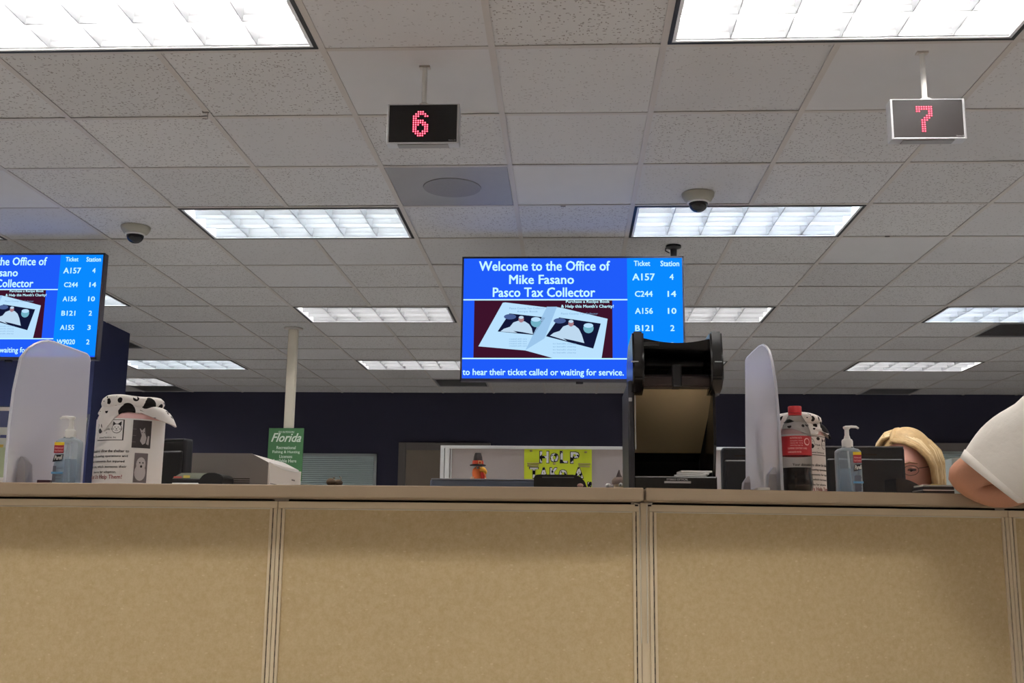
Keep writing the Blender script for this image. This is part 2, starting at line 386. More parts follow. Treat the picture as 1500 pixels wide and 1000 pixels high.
# speaker tile and vents
VL = {(6, 7): 'dark grey air vent tile at the right edge behind the cut-off ceiling light', (-2, 12): 'dark grey air vent tile directly under the middle television',
      (6, 13): 'dark grey air vent tile against the back wall above the blond woman', (-7, 8): 'grey air vent tile right of the navy column', (-8, 13): 'dark grey air vent tile by the back wall left of the white pole'}
for c, r, k in VENTS:
    x, y = cx(c + .5), cy(r + .5); h = T / 2 - .014
    if k == 'speaker':
        t = thing('ceiling_speaker', 'grey metal ceiling tile with a round speaker grille behind sign 6', 'speaker', (x, y, HC))
        obj('panel', B(x - h, x + h, y - h, y + h, HC + .001, HC + .006, bev=.001), M_metalgrey, t)
        bm = bmesh.new(); lathe(bm, (x, y, HC - .004), [(.145, .006), (.143, .001), (.13, 0), (.06, 0.0)], 40, True, True)
        obj('round_grille', bm, mat('grille_grey', srgb(128, 126, 128), .6, noise=.3, nscale=400), t, smooth=40)
    else:
        y1 = min(y + h, YB - .01)
        t = thing('air_vent', VL[(c, r)], 'vent', (x, y, HC))
        bm = bmesh.new()
        for a in ((x - h, x + h, y - h, y - h + .02), (x - h, x + h, y1 - .02, y1), (x - h, x - h + .02, y - h, y1), (x + h - .02, x + h, y - h, y1)): box(bm, *a, HC, HC + .012)
        obj('vent_frame', bm, M_metalgrey, t)
        n = 9
        for i in range(n):
            yy = y - h + .02 + (y1 - y + h - .04) * (i + .5) / n
            bm = bmesh.new(); prism(bm, [(x - h + .02, yy - .016, HC + .002), (x - h + .02, yy - .014, HC + .001), (x - h + .02, yy + .014, HC + .018), (x - h + .02, yy + .012, HC + .019)], (2 * h - .04, 0, 0))
            obj('vent_slat', bm, M_metalgrey, t)
        obj('vent_backing', B(x - h, x + h, y - h, y1, HC + .05, HC + .054), M_black, t)

# window and door on the back wall
def wall_window(n, X0, X1, Z0, Z1, header=False):
    t = bpy.data.objects.new('window_%d' % n, None); COL.objects.link(t); t.location = ((X0 + X1) / 2, YB, Z0); t['kind'] = 'structure'
    bm = bmesh.new(); w_ = .03
    for a in ((X0, X1, Z1 - w_, Z1), (X0, X1, Z0, Z0 + w_), (X0, X0 + w_, Z0, Z1), (X1 - w_, X1, Z0, Z1)): box(bm, a[0], a[1], YB - .03, YB + .01, a[2], a[3])
    obj('window_frame', bm, mat('window_frame_grey', srgb(165, 172, 170), .5), t)
    obj('pane', B(X0 + w_, X1 - w_, YB - .006, YB - .002, Z0 + w_, Z1 - w_), mat('pane_glow', srgb(120, 135, 138), .2), t)
    ms = mat('blind_slat', srgb(224, 238, 236), .5)
    z = Z0 + .04; i = 0
    first = None
    while z < Z1 - .035:
        if first is None:
            bm = bmesh.new(); prism(bm, [(X0 + w_ + .005, YB - .028, z), (X0 + w_ + .005, YB - .026, z - .001), (X0 + w_ + .005, YB - .012, z + .018), (X0 + w_ + .005, YB - .014, z + .019)], (X1 - X0 - 2 * w_ - .01, 0, 0))
            first = obj('blind_slat', bm, ms, t); z00 = z
        else:
            c = first.copy(); COL.objects.link(c); c.location.z = first.location.z + (z - z00)
        z += .0235
    if header: obj('valance', B(X0 - .1, X1 + .1, YB - .12, YB - .001, Z1, Z1 + .09, bev=.005), mat('valance_grey', srgb(120, 112, 108), .7), t)
p0, p1 = at(452, 664, YB), at(552.5, 664, YB); wall_window(1, p0.x - .35, p1.x, 1.1, p0.z)
q0 = at(1330, 661, YB); wall_window(2, q0.x, q0.x + 1.3, 1.1, q0.z, True)
# door
d0, d1 = at(585, 648, YB), at(640, 710, YB); Xd = d0.x
door = struct(obj('door_1', B(Xd + .09, Xd + 1.0, YB - .03, YB, 0, d0.z - .09), mat('door_tan', srgb(120, 108, 94), .6, noise=.05, nscale=10)))
bm = bmesh.new(); box(bm, Xd, Xd + .09, YB - .05, YB, 0, d0.z, bev=.006); box(bm, Xd + 1.0, Xd + 1.09, YB - .05, YB, 0, d0.z, bev=.006); box(bm, Xd + .09, Xd + 1.0, YB - .05, YB, d0.z - .09, d0.z, bev=.006)
obj('door_casing', bm, mat('casing_grey', srgb(98, 92, 88), .6), door)
bm = bmesh.new(); tube(bm, [(Xd + .93, YB - .03, 1.0), (Xd + .93, YB - .08, 1.0), (Xd + .82, YB - .085, 1.0)], .01); obj('door_handle', bm, M_silver, door)
struct(obj('baseboard_back', B(XL, Xd, YB - .015, YB, 0, .1), M_black))

# navy column at the left
col_o = struct(obj('column', B(-5.0, -3.797, 8.263, 8.63 + .27, 0, HC + .01), M_navy2))

# white power pole with the green sign
pp = at(430, 481, 8.65); px_ = pp.x
t = thing('power_pole', 'tall cream square power pole from ceiling to floor near the back', 'pole', (px_, 8.65, 0))
obj('shaft', B(px_ - .036, px_ + .036, 8.62, 8.69, .02, HC + .003, bev=.006), M_cream, t)
bm = bmesh.new(); lathe(bm, (px_, 8.655, HC - .012), [(.05, 0), (.075, .006), (.08, .013)], 24); obj('ceiling_collar', bm, M_grid, t, smooth=40)
bm = bmesh.new(); lathe(bm, (px_, 8.655, 0.0), [(.09, 0), (.09, .012), (.05, .02)], 24); obj('foot_plate', bm, M_cream, t, smooth=40)
Yg = 8.60; g0, g1 = at(393, 690, Yg), at(445, 627, Yg); zt_, zb_ = g1.z, g1.z - .43; xg0, xg1 = at(393.5, 640, Yg).x, at(444.5, 640, Yg).x
sg = thing('license_sign', 'green hanging sign with white Florida lettering on the cream pole', 'sign', ((xg0 + xg1) / 2, Yg, zb_))
obj('board', B(xg0, xg1, Yg - .004, Yg + .016, zb_, zt_, bev=.002), mat('sign_green', srgb(74, 122, 78), .5), sg)
M_sgw = mat('sign_white', srgb(226, 236, 222), .5)
def px_text(body, x0, x1, y0, y1, Y, m, parent, name='lettering', off=0.0, shear=0.0):
    "lettering whose box spans the pixel box (top y0, bottom y1) on the vertical plane Y"
    O = at(x0, y1, Y); U = at(x1, y1, Y) - O; V = at(x0, y0, Y) - O
    U.z = 0 if abs(U.z) < .02 else U.z; V = Vector((0, 0, V.z))
    return flat(name, text_bm(body, O, U, V, off, shear), m, parent)
Ys = Yg - .0045
px_text('GO OUTDOORS', 408, 431, 631, 634, Ys, M_sgw, sg, off=.01)
px_text('Florida', 397, 441, 634, 647, Ys, M_sgw, sg, off=.02, shear=.4)
px_text('Recreational', 405, 433, 653, 657.5, Ys, M_sgw, sg, off=.02)
px_text('Fishing & Hunting', 399, 439, 659.5, 664.5, Ys, M_sgw, sg, off=.02)
px_text('Licenses', 409, 428, 666, 670.5, Ys, M_sgw, sg, off=.02)
px_text('Available Here', 399, 434, 672, 677, Ys, M_sgw, sg, off=.02)
# ------------------------------------------------------------------ televisions
M_scr = emis('screen_blue', srgb(30, 88, 240), SCREEN); M_scr2 = emis('screen_light_blue', srgb(8, 132, 252), SCREEN)
M_scw = emis('screen_white', srgb(190, 240, 255), SCREEN); M_scb = emis('screen_brown', srgb(58, 18, 40), SCREEN); M_pg = emis('screen_page', srgb(178, 216, 244), SCREEN)
M_ph = emis('screen_photo_navy', srgb(18, 22, 52), SCREEN); M_sh = emis('screen_shirt', srgb(182, 208, 230), SCREEN); M_skn = emis('screen_skin', srgb(160, 120, 130), SCREEN)
M_grn = emis('screen_green', srgb(110, 170, 190), SCREEN); M_pk = emis('screen_page_ink', srgb(120, 160, 200), SCREEN)
M_bez = mat('bezel_grey', srgb(66, 64, 72), .35, metal=.3)
def television(label, X0, X1, Z0, Z1, Y, draw, pole_x):
    "draw: list of items in screen units u (0-1 left to right), v (0-1 top to bottom)"
    t = thing('television', label, 'television', ((X0 + X1) / 2, Y, Z0))
    b = .010
    obj('cabinet', B(X0, X1, Y, Y + .045, Z0, Z1, bev=.004), M_bez, t)
    bm = bmesh.new()
    for a in ((X0, X1, Z0, Z0 + b * 1.5), (X0, X1, Z1 - b, Z1), (X0, X0 + b, Z0, Z1), (X1 - b, X1, Z0, Z1)): box(bm, a[0], a[1], Y - .008, Y + .002, a[2], a[3])
    obj('bezel', bm, M_bez, t)
    sx0, sx1, sz0, sz1 = X0 + b, X1 - b, Z0 + b * 1.5, Z1 - b
    scr = obj('screen', B(sx0, sx1, Y - .003, Y + .001, sz0, sz1), M_scr, t)
    P = lambda u, v, k: Vector((sx0 + (sx1 - sx0) * u, Y - .003 - .0004 * k, sz1 - (sz1 - sz0) * v))
    for it in draw:
        k = it[1]
        if it[0] == 'poly':
            bm = bmesh.new(); vs = [bm.verts.new(P(u, v, k)) for u, v in it[3]]; bm.faces.new(vs); flat(it[4], bm, it[2], scr)
        elif it[0] == 'disc':
            bm = bmesh.new(); (u, v), ru, rv = it[3]; bm.faces.new([bm.verts.new(P(u + ru * math.cos(a * math.pi / 10), v + rv * math.sin(a * math.pi / 10), k)) for a in range(20)]); flat(it[4], bm, it[2], scr)
        else:
            u0, u1, v0, v1 = it[3]; O = P(u0, v1, k)
            if u1 > 1 or u0 < 0: continue
            flat('screen_lettering', text_bm(it[4], O, P(u1, v1, k) - O, P(u0, v0, k) - O, it[5] if len(it) > 5 else .02), it[2], scr)
    # ceiling mount behind
    bm = bmesh.new(); tube(bm, [(pole_x, Y + .75, HC + .003), (pole_x, Y + .75, (Z0 + Z1) / 2)], .022, 12); tube(bm, [(pole_x, Y + .75, (Z0 + Z1) / 2), (pole_x, Y + .08, (Z0 + Z1) / 2)], .022, 12); box(bm, pole_x - .12, pole_x + .12, Y + .045, Y + .1, (Z0 + Z1) / 2 - .12, (Z0 + Z1) / 2 + .12); box(bm, pole_x - .07, pole_x + .07, Y + .68, Y + .82, HC - .01, HC + .002)
    obj('ceiling_mount', bm, M_black, t, smooth=30)
    obj('sensor', B((X0 + X1) / 2 + .02, (X0 + X1) / 2 + .06, Y, Y + .02, Z0 - .012, Z0 + .001, bev=.002), M_black, t)
    return t
def content(x0, x1, y0, y1, full):
    "the shared programme: coordinates measured on the middle television (pixels), rescaled"
    u = lambda x: (x - 679.5) / (1001.5 - 679.5); v = lambda y: (y - 376) / (555.5 - 376)
    uu, vv = (lambda x: u(x)), (lambda y: v(y))
    d = []
    R = lambda a, b, c, e, m, n, k=1: d.append(('poly', k, m, [(u(a), v(c)), (u(b), v(c)), (u(b), v(e)), (u(a), v(e))], n))
    R(921, 1001.5, 376, 555.5, M_scr2, 'side_column')
    R(679.5, 921, 437.5, 439.5, M_scw, 'divider_line', 2); R(679.5, 921, 525, 527, M_scw, 'divider_line', 2)
    R(696, 899, 439.5, 525, M_scb, 'picture', 1)
    pol = lambda pts, m, n, k: d.append(('poly', k, m, [(u(a), v(b)) for a, b in pts], n))
    pol([(738, 443), (742, 442.5), (811, 451), (815, 449), (826, 451), (892, 467), (883, 525), (812, 525), (772, 514), (703, 508)], M_pg, 'booklet', 2)
    pol([(803, 449), (818, 449), (800, 496), (772, 513.5)], emis('screen_page_shade', srgb(150, 190, 226), SCREEN), 'page_fold', 3)
    for ox, oy, s in ((748, 459, 0), (821, 465, 1)):
        pol([(ox, oy), (ox + 53 + s * 8, oy + 6 + s * 3), (ox + 36 + s * 14, oy + 32 + s * 14), (ox - 17 - s * 2, oy + 27 + s)], M_ph, 'portrait', 3)
        pol([(ox - 13, oy + 27), (ox - 8, oy + 23), (ox + 1, oy + 20), (ox + 6, oy + 13.5), (ox + 13, oy + 11), (ox + 23, oy + 12), (ox + 29, oy + 16 + s), (ox + 33, oy + 22 + s * 3), (ox + 35 + s * 2, oy + 31 + s * 7), (ox + 20, oy + 28 + s * 6), (ox + 6, oy + 26 + s * 5), (ox + 12, oy + 29 + s * 6), (ox, oy + 28 + s * 3)], M_sh, 'shirt', 4)
        d.append(('disc', 5, M_skn, ((u(ox + 17.5), v(oy + 9)), 4 / 322, 4.6 / 179.5), 'face'))
        d.append(('disc', 6, M_sh, ((u(ox + 17.5), v(oy + 6)), 3.6 / 322, 2.2 / 179.5), 'hair'))
        d.append(('disc', 5, M_pg, ((u(ox + 39 + s * 4), v(oy + 9 + s * 3)), 7 / 322, 3.4 / 179.5), 'backdrop_emblem'))
        d.append(('disc', 4, M_grn, ((u(ox + 39 + s * 4), v(oy + 13 + s * 3)), 7.5 / 322, 7.5 / 179.5), 'backdrop_emblem'))
        d.append(('disc', 4, emis('screen_emblem', srgb(70, 90, 140), SCREEN), ((u(ox + 1), v(oy + 5)), 9 / 322, 4 / 179.5), 'backdrop_emblem'))
    X = lambda s, a, b, c, e, k=4, off=.02, m=M_scw: d.append(('text', k, m, (u(a), u(b), v(c), v(e)), s, off))
    X('Welcome to the Office of', 702, 896, 380, 395); X('Mike Fasano', 747, 843, 401, 415); X('Pasco Tax Collector', 723, 874, 420, 434.5)
    X('Purchase a Recipe Book', 831, 895, 439.5, 444.5, 6, .02); X("& Help this Month's Charity!", 824, 901, 446, 452, 6, .02)
    X('to hear their ticket called or waiting for service.', 680.5, 915, 541, 553.5, 4, .02)
    X('Pasco County Tax Collector', 748, 800, 450, 453.5, 5, .0, M_pk); X('Recipe Book', 760, 790, 455, 458, 5, .0, M_pk); X('Pasco County Tax Collector', 824, 878, 458, 461.5, 5, .0, M_pk)
    for q in range(4): X('created with care', 748, 774, 496 + q * 3.4, 498 + q * 3.4, 5, 0, M_pk); X('to benefit charity', 812, 846, 503 + q * 4.4, 505.5 + q * 4.4, 5, 0, M_pk)
    X('Ticket', 931, 955, 380, 388); X('Station', 970, 997.5, 380, 388.5)
    for i, (a, b) in enumerate((('A157', '4'), ('C244', '14'), ('A156', '10'), ('B121', '2'), ('A155', '3'), ('W9020', '2'))):
        yy = 404.5 + 25.4 * i; h = 5.2 if i == 0 else 4.4; wA = 16.5 if i == 0 else (13 if i < 5 else 17)
        X(a, 945 - wA, 945 + wA, yy - h, yy + h, 4, .02); wb = 3 if len(b) == 1 else 6.3
        X(b, 986 - wb, 986 + wb, yy - 4.4, yy + 4.4, 4, .02)
    return d
YT = 5.9
a0, a1 = at(678.5, 375, YT), at(1002, 558, YT)
television('large wall-hung television with blue welcome screen in the middle above the counter', -.605, .655, EYE + .876, EYE + 1.596, YT, content(0, 0, 0, 0, True), .03)
# left set: same programme, squeezed so it ends at the same layout
def squeeze(d):
    o = []
    # on this set the list column is 0.81 as wide and rows closer together
    for it in d:
        f = lambda u: 1 - (1 - u) * .92
        g = lambda v: v * .985
        if it[0] == 'poly': o.append((*it[:3], [(f(a), g(b)) for a, b in it[3]], *it[4:]))
        elif it[0] == 'disc': (c, e), ru, rv = it[3]; o.append((*it[:3], ((f(c), g(e)), ru * .92, rv * .985), *it[4:]))
        else: a, b, c, e = it[3]; o.append((*it[:3], (f(a), f(b), g(c), g(e)), *it[4:]))
    return o
television('blue television cut by the left edge showing ticket A157 to W9020', -2.70 - 1.13, -2.70, EYE + .993, EYE + 1.625, YT, squeeze(content(0, 0, 0, 0, True)), -3.3)

# ------------------------------------------------------------------ LED number signs
DIG = {'6': ['..###..', '.#####.', '###..##', '##.....', '#####..', '######.', '###.###', '##...##', '##...##', '###.###', '.#####.', '..###..'],
       '7': ['#######', '#######', '##...##', '.....##', '....###', '...###.', '..###..', '..##...', '..##...', '..##...', '..##...', '..##...']}
M_led = emis('led_red', (1.0, .05, .12), 2.2); M_ledc = emis('led_core', (1.0, .35, .42), 2.2)
def number_sign(d, x0, x1, y0, y1, Y, label, stem_px, gx, face, tilt):
    a, b = at(x0, y0, Y), at(x1, y1, Y); X0, X1, Z0, Z1 = a.x, b.x, b.z, a.z; xm = (X0 + X1) / 2
    t = thing('number_sign', label, 'sign', (xm, Y, Z0), 'hanging station number signs')
    e = .008
    obj('case', B(X0 + e, X1 - e, Y, Y + .045, Z0 + .004, Z1 - .002, bev=.002), M_black, t)
    obj('face', B(X0 + e, X1 - e, Y - .002, Y + .001, Z0 + .004, Z1 - .003), face, t)
    for s in (X0, X1 - e): obj('side_rail', B(s, s + e, Y - .004, Y + .048, Z0, Z1, bev=.0015), M_silver, t)
    bm = bmesh.new(); box(bm, X0, X1, Y - .004, Y + .046, Z0 - .001, Z0 + .004, bev=.001); box(bm, X0 + e, X1 - e, Y - .004, Y, Z1 - .003, Z1)
    obj('edge_trim', bm, M_silver, t)
    bm = bmesh.new(); box(bm, X0 + .04, X1 - .04, Y + .004, Y + .04, Z0 - .004, Z0 - .001); obj('underside_plate', bm, M_metalgrey, t)
    sx = at(stem_px[0], y0, Y + .02).x
    bm = bmesh.new(); tube(bm, [(sx, Y + .022, Z1 + .003), (sx, Y + .022, HC + .002)], .0095, 14); obj('stem', bm, M_white, t, smooth=40)
    bm = bmesh.new(); lathe(bm, (sx, Y + .022, Z1), [(.026, 0), (.026, .003), (.018, .009), (.011, .013)], 20); obj('stem_cup', bm, M_white, t, smooth=40)
    bm = bmesh.new(); box(bm, sx - .02, sx + .02, Y + .01, Y + .034, HC - .003, HC + .004); obj('ceiling_clip', bm, M_grid, t)
    pitch = 3.62 * Y / F_PX; bm = bmesh.new(); bc = bmesh.new(); zc = at(gx, (y0 + y1) / 2, Y).z; xc = at(gx, (y0 + y1) / 2, Y).x
    for r, row in enumerate(DIG[d]):
        for c, ch in enumerate(row):
            if ch == '#':
                p = (xc + (c - 3) * pitch, Y - .0025, zc + (5.5 - r) * pitch * .98)
                ball(bm, p, (pitch * .40, .0015, pitch * .40), 8); ball(bc, (p[0], p[1] - .0008, p[2]), (pitch * .22, .0015, pitch * .22), 6)
    g = obj('lit_digit', bm, M_led, t); g['kind'] = 'stuff'; g2 = obj('lit_core', bc, M_ledc, g)
    O = at(x1 - 15, y1 - 3.2, Y - .0025); U = Vector((.026, 0, 0)); flat('maker_mark', text_bm('Nemo-Q', O, U, Vector((0, 0, .0055))), M_silver, t)
number_sign('6', 568, 672, 153.5, 209.5, 3.67, 'black hanging sign with the red digit six, left of the picture centre', (621,), 616, M_blackg, 0)
number_sign('7', 1303, 1416, 146, 203, 3.6, 'black silver-edged hanging sign with the red digit seven, at the upper right', (1355,), 1354, mat('face_painted_sheen', srgb(40, 36, 36), .3), 0)  # grey reflection put into the face colour of this black sign

# dome cameras
def dome(x, y, X, Y, label, flip):
    t = thing('dome_camera', label, 'camera', (X, Y, HC - .08))
    bm = bmesh.new(); lathe(bm, (X, Y, HC), [(.082, 0.002), (.080, -.012), (.066, -.034), (.052, -.042)], 32); obj('base', bm, mat('camera_base', srgb(168, 164, 150), .5), t, smooth=35)
    bm = bmesh.new(); lathe(bm, (X, Y, HC), [(.056, -.040), (.056, -.046), (.049, -.048)], 32); obj('ring', bm, M_white, t, smooth=35)
    bm = bmesh.new(); lathe(bm, (X, Y, HC), [(.048, -.044)] + [(.048 * math.cos(a), -.048 - .045 * math.sin(a)) for a in [i * math.pi / 16 for i in range(8)]] + [(.002, -.093)], 28); obj('dome', bm, M_blackg, t, smooth=60)
dome(0, 0, .655, 5.19, 'beige dome security camera above the bright light beside the middle television', 0)
dome(0, 0, -2.455, 5.72, 'dome security camera on the ceiling above the left television', 0)
t = thing('ceiling_sensor', 'small dark funnel shaped ceiling device at the top right corner of the middle television', 'sensor', (.625, 6.15, HC - .07))
bm = bmesh.new(); lathe(bm, (.625, 6.15, HC), [(.045, .002), (.045, -.010), (.02, -.02), (.018, -.06)], 24); obj('funnel', bm, M_black, t, smooth=40)
bm = bmesh.new(); tube(bm, [(.58, 6.15, HC - .012), (.575, 6.14, HC - .03), (.60, 6.14, HC - .045)], .004, 6); obj('cable', bm, M_black, t, smooth=40)
M_hook = mat('hook_grey', srgb(120, 112, 106), .6)
for X, Y, lb in ((-1.497, 4.085, 'small wire hook in the ceiling grid left of sign 6'), (-.026, 5.37, 'small grey clip on the ceiling grid above the middle television'), (1.817, 5.96, 'small grey clip on the ceiling grid right of the brightest middle light')):
    bm = bmesh.new(); box(bm, X - .013, X + .013, Y - .005, Y + .005, HC - .003, HC + .002)
    if lb.startswith('small wire'): tube(bm, [(X + .01, Y, HC), (X + .01, Y, HC - .03), (X - .008, Y - .01, HC - .032)], .0014, 6)
    tag(obj('ceiling_hook', bm, M_hook), lb, 'hook')
# ------------------------------------------------------------------ service counter
CT = EYE + .1139
M_gap = mat('dark_gap', srgb(40, 28, 18), .8)
ANG = math.atan2(.172, .861)
t = tag(obj('worktop', B(-2.6, .1615, 2.30, 2.80, CT - .027, CT, bev=.0025), M_slab), 'long brown laminate counter top under the left jar and the printer', 'worktop')
RX, RY = .1665, 2.305
def rotz(o, a, p): o.matrix_world = Matrix.Translation(p) @ Matrix.Rotation(a, 4, 'Z')
bm = prism(bmesh.new(), [(0, 0, -.027), (2.2, 0, -.027), (2.2, .5, -.027), (.5 * math.tan(ANG), .5, -.027)], (0, 0, .027), bev=.002)
o = tag(obj('worktop', bm, M_slab, local=True), 'brown laminate counter top under the vision tester and the cola bottle', 'worktop'); o.location = (RX, RY, CT); o.rotation_euler.z = ANG
fy = 2.40
def panel(label, w, loc, ang):
    "one modular counter panel, local x 0..w, its face at y=0, z from the floor"
    t = thing('counter_front', label, 'panel', loc, 'modular panels under the counter'); t.rotation_euler.z = ang
    zt = CT - .0275; L = lambda n, bm, m, p=t, **k: obj(n, bm, m, p, local=True, **k)
    L('core', B(.0195, w - .0195, .022, .045, .02, zt), M_gap)
    L('top_rail', B(.001, w - .001, .002, .05, zt - .0205, zt - .0045, bev=.0015), M_trim)
    L('kick_rail', B(.001, w - .001, .0, .05, .0, .10, bev=.002), M_trim)
    L('fabric', B(.0165, w - .0165, .005, .03, .10, zt - .0205), M_fabric)
    L('rail_lip', B(.014, w - .014, .0015, .006, zt - .0225, zt - .0205), M_cream)
    for s in (0, 1):
        f = (lambda x: x) if s == 0 else (lambda x: w - x)
        def bb(a, b, y0, y1, z0, z1, **k): a, b = sorted((f(a), f(b))); return B(a, b, y0, y1, z0, z1, **k)
        L('stile', bb(.0006, .0086, 0, .045, 0, zt - .0205, bev=.0012), M_trim)
        L('slot_channel', bb(.0086, .0109, .004, .008, .1, zt - .0205), mat('slot_grey', srgb(120, 104, 80), .6))
        L('inner_strip', bb(.0109, .0172, 0, .03, .1, zt - .0205, bev=.001), M_trim)
        bm = bmesh.new(); z = .12
        while z < zt - .04:
            a, b = sorted((f(.0088), f(.0107))); box(bm, a, b, .0032, .005, z, z + .0125); z += .0232
        o = L('slot_hole', bm, M_gap); o['kind'] = 'stuff'
    return t
s1, s2 = at(407.3, 728, fy).x, at(941.8, 730, fy).x; PW = s2 - s1
panel('tan fabric counter panel at the left edge below the jar', PW, (s1 - PW, fy, 0), 0)
panel('wide tan fabric counter panel in the middle of the picture', PW - .006, (s1, fy, 0), 0)
mid_panel = bpy.data.objects[-0] if False else [o for o in COL.objects if o.name.startswith('counter_front')][-1]
panel('tan fabric counter panel outside the frame further left', PW, (s1 - 2 * PW, fy, 0), 0)
nr = Vector((-math.sin(ANG), math.cos(ANG), 0)); ux = Vector((math.cos(ANG), math.sin(ANG), 0))
rp = Vector((s2 + .013, fy, 0))
W2 = .862
panel('tan fabric counter panel on the right in the shade of the leaning customer', W2, rp, ANG)
panel('tan fabric counter panel sliver at the right edge of the picture', W2, rp + ux * W2, ANG)
# joining post between the two runs, with the two bent trim clips
obj('corner_post', B(s2 - .0055, s2 + .0125, fy + .006, fy + .03, 0, CT - .028, bev=.001), M_trim, mid_panel)
for s in (-1, 1):
    X0 = s2 + s * .008
    bm = bmesh.new(); zt = CT - .029
    tube(bm, [(X0 + s * -.001, fy - .002, zt - .30), (X0 - s * .001, fy - .002, zt - .06), (X0, fy - .003, zt - .02), (X0 + s * .0005, fy - .004, zt - .003), (X0 + s * .012, fy - .006, zt - .001)], .0013, 6)
    obj('bent_trim', bm, M_cream, mid_panel)
    obj('trim_notch', B(min(X0 + s * .003, X0 + s * .010), max(X0 + s * .003, X0 + s * .010), fy - .0035, fy + .004, zt - .007, zt - .0035), M_gap, mid_panel)

def ry(X, d=0.0): "Y of the right counter's front edge at X, plus setback"; return RY + (X - RX) * math.tan(ANG) + d

# desks behind the counter
def desk(label, x0, x1, y0, y1):
    t = thing('desk', label, 'desk', ((x0 + x1) / 2, (y0 + y1) / 2, 0))
    obj('desk_top', B(x0, x1, y0, y1, .71, .74, bev=.003), M_slab, t)
    for x in (x0 + .02, x1 - .05):
        for y in (y0 + .02, y1 - .05): obj('leg', B(x, x + .03, y, y + .03, 0, .71), M_silver, t)
desk('office desk behind the left run of the counter', -2.4, .55, 2.86, 3.45)
desk('office desk behind the right run of the counter', .58, 2.0, 3.02 - .05, 3.3)

# ------------------------------------------------------------------ partition with the yellow poster
YP = 6.0
X0, ZT = at(645.5, 652, YP).x, at(645, 652, YP).z; X1 = 2.0
t = thing('cubicle_partition', 'grey cubicle partition with white frame behind the yellow poster', 'partition', ((X0 + X1) / 2, YP, 0))
obj('fabric', B(X0 + .05, X1 - .03, YP + .01, YP + .05, .05, ZT - .015), mat('partition_grey', srgb(178, 166, 160), .9, noise=.05, nscale=200), t)
obj('top_cap', B(X0 + .02, X1, YP - .005, YP + .065, ZT - .017, ZT, bev=.003), M_white, t)
for a, b in ((0, .022), (.026, .052), (.058, .064)): obj('frame_post', B(X0 + a, X0 + b, YP - (.004 if a < .05 else 0), YP + .064, 0, ZT - (0 if a < .02 else .012), bev=.002), M_white, t)
obj('base_rail', B(X0, X1, YP, YP + .06, 0, .06), M_white, t)
Yq = YP + .004
p = at(768, 657, Yq); q = at(867, 712, Yq)
ZP1 = p.z; po = thing('poster', 'yellow handmade poster with cow print letters on the grey partition', 'poster', ((p.x + q.x) / 2, Yq, ZP1 - .33))
obj('sheet', B(p.x, q.x, Yq, Yq + .004, ZP1 - .33, ZP1), mat('yellow_card', srgb(214, 226, 50), .7), po)
M_cow = spotted('cow_print', srgb(238, 238, 238), srgb(20, 20, 22), 'cow')
for s, xa, xb, ya, yb in (('H', 791, 803.5, 661, 677.5), ('o', 806.5, 817.5, 664, 676), ('L', 821, 831, 661, 677.5), ('P', 836, 848, 662, 678),
                          ('T', 776, 788, 684.5, 700), ('A', 791.5, 801.5, 685, 700), ('K', 806, 817, 685, 700), ('o', 819.5, 830, 688, 700), ('A', 842, 854, 685, 700),
                          ('P', 790, 800, 705, 720), ('A', 803, 813, 705, 720), ('W', 816, 830, 705, 720), ('!', 861, 866, 706, 716)):
    px_text(s, xa - 1.1, xb + 1.1, ya - 1, yb + 1, Yq - .0008, M_ink, po, off=.05)
    px_text(s, xa, xb, ya, yb, Yq - .0018, M_cow, po, off=.03)
M_clip = mat('wood_clip', srgb(170, 160, 90), .6)
for xa, yy in ((773, 680), (848, 681)):
    c = at(xa + 8, yy, Yq - .006); obj('clothes_peg', box(B(c.x - .034, c.x + .034, c.y - .006, c.y + .005, c.z + .003, c.z + .010, bev=.001), c.x - .032, c.x + .030, c.y - .008, c.y + .005, c.z - .012, c.z - .002, bev=.001), M_clip, po)
for xa, yy in ((778, 660), (858, 662), (812, 679)):
    c = at(xa, yy, Yq - .004); obj('pin', ball(bmesh.new(), c, (.009, .006, .006), 8), M_clip, po)

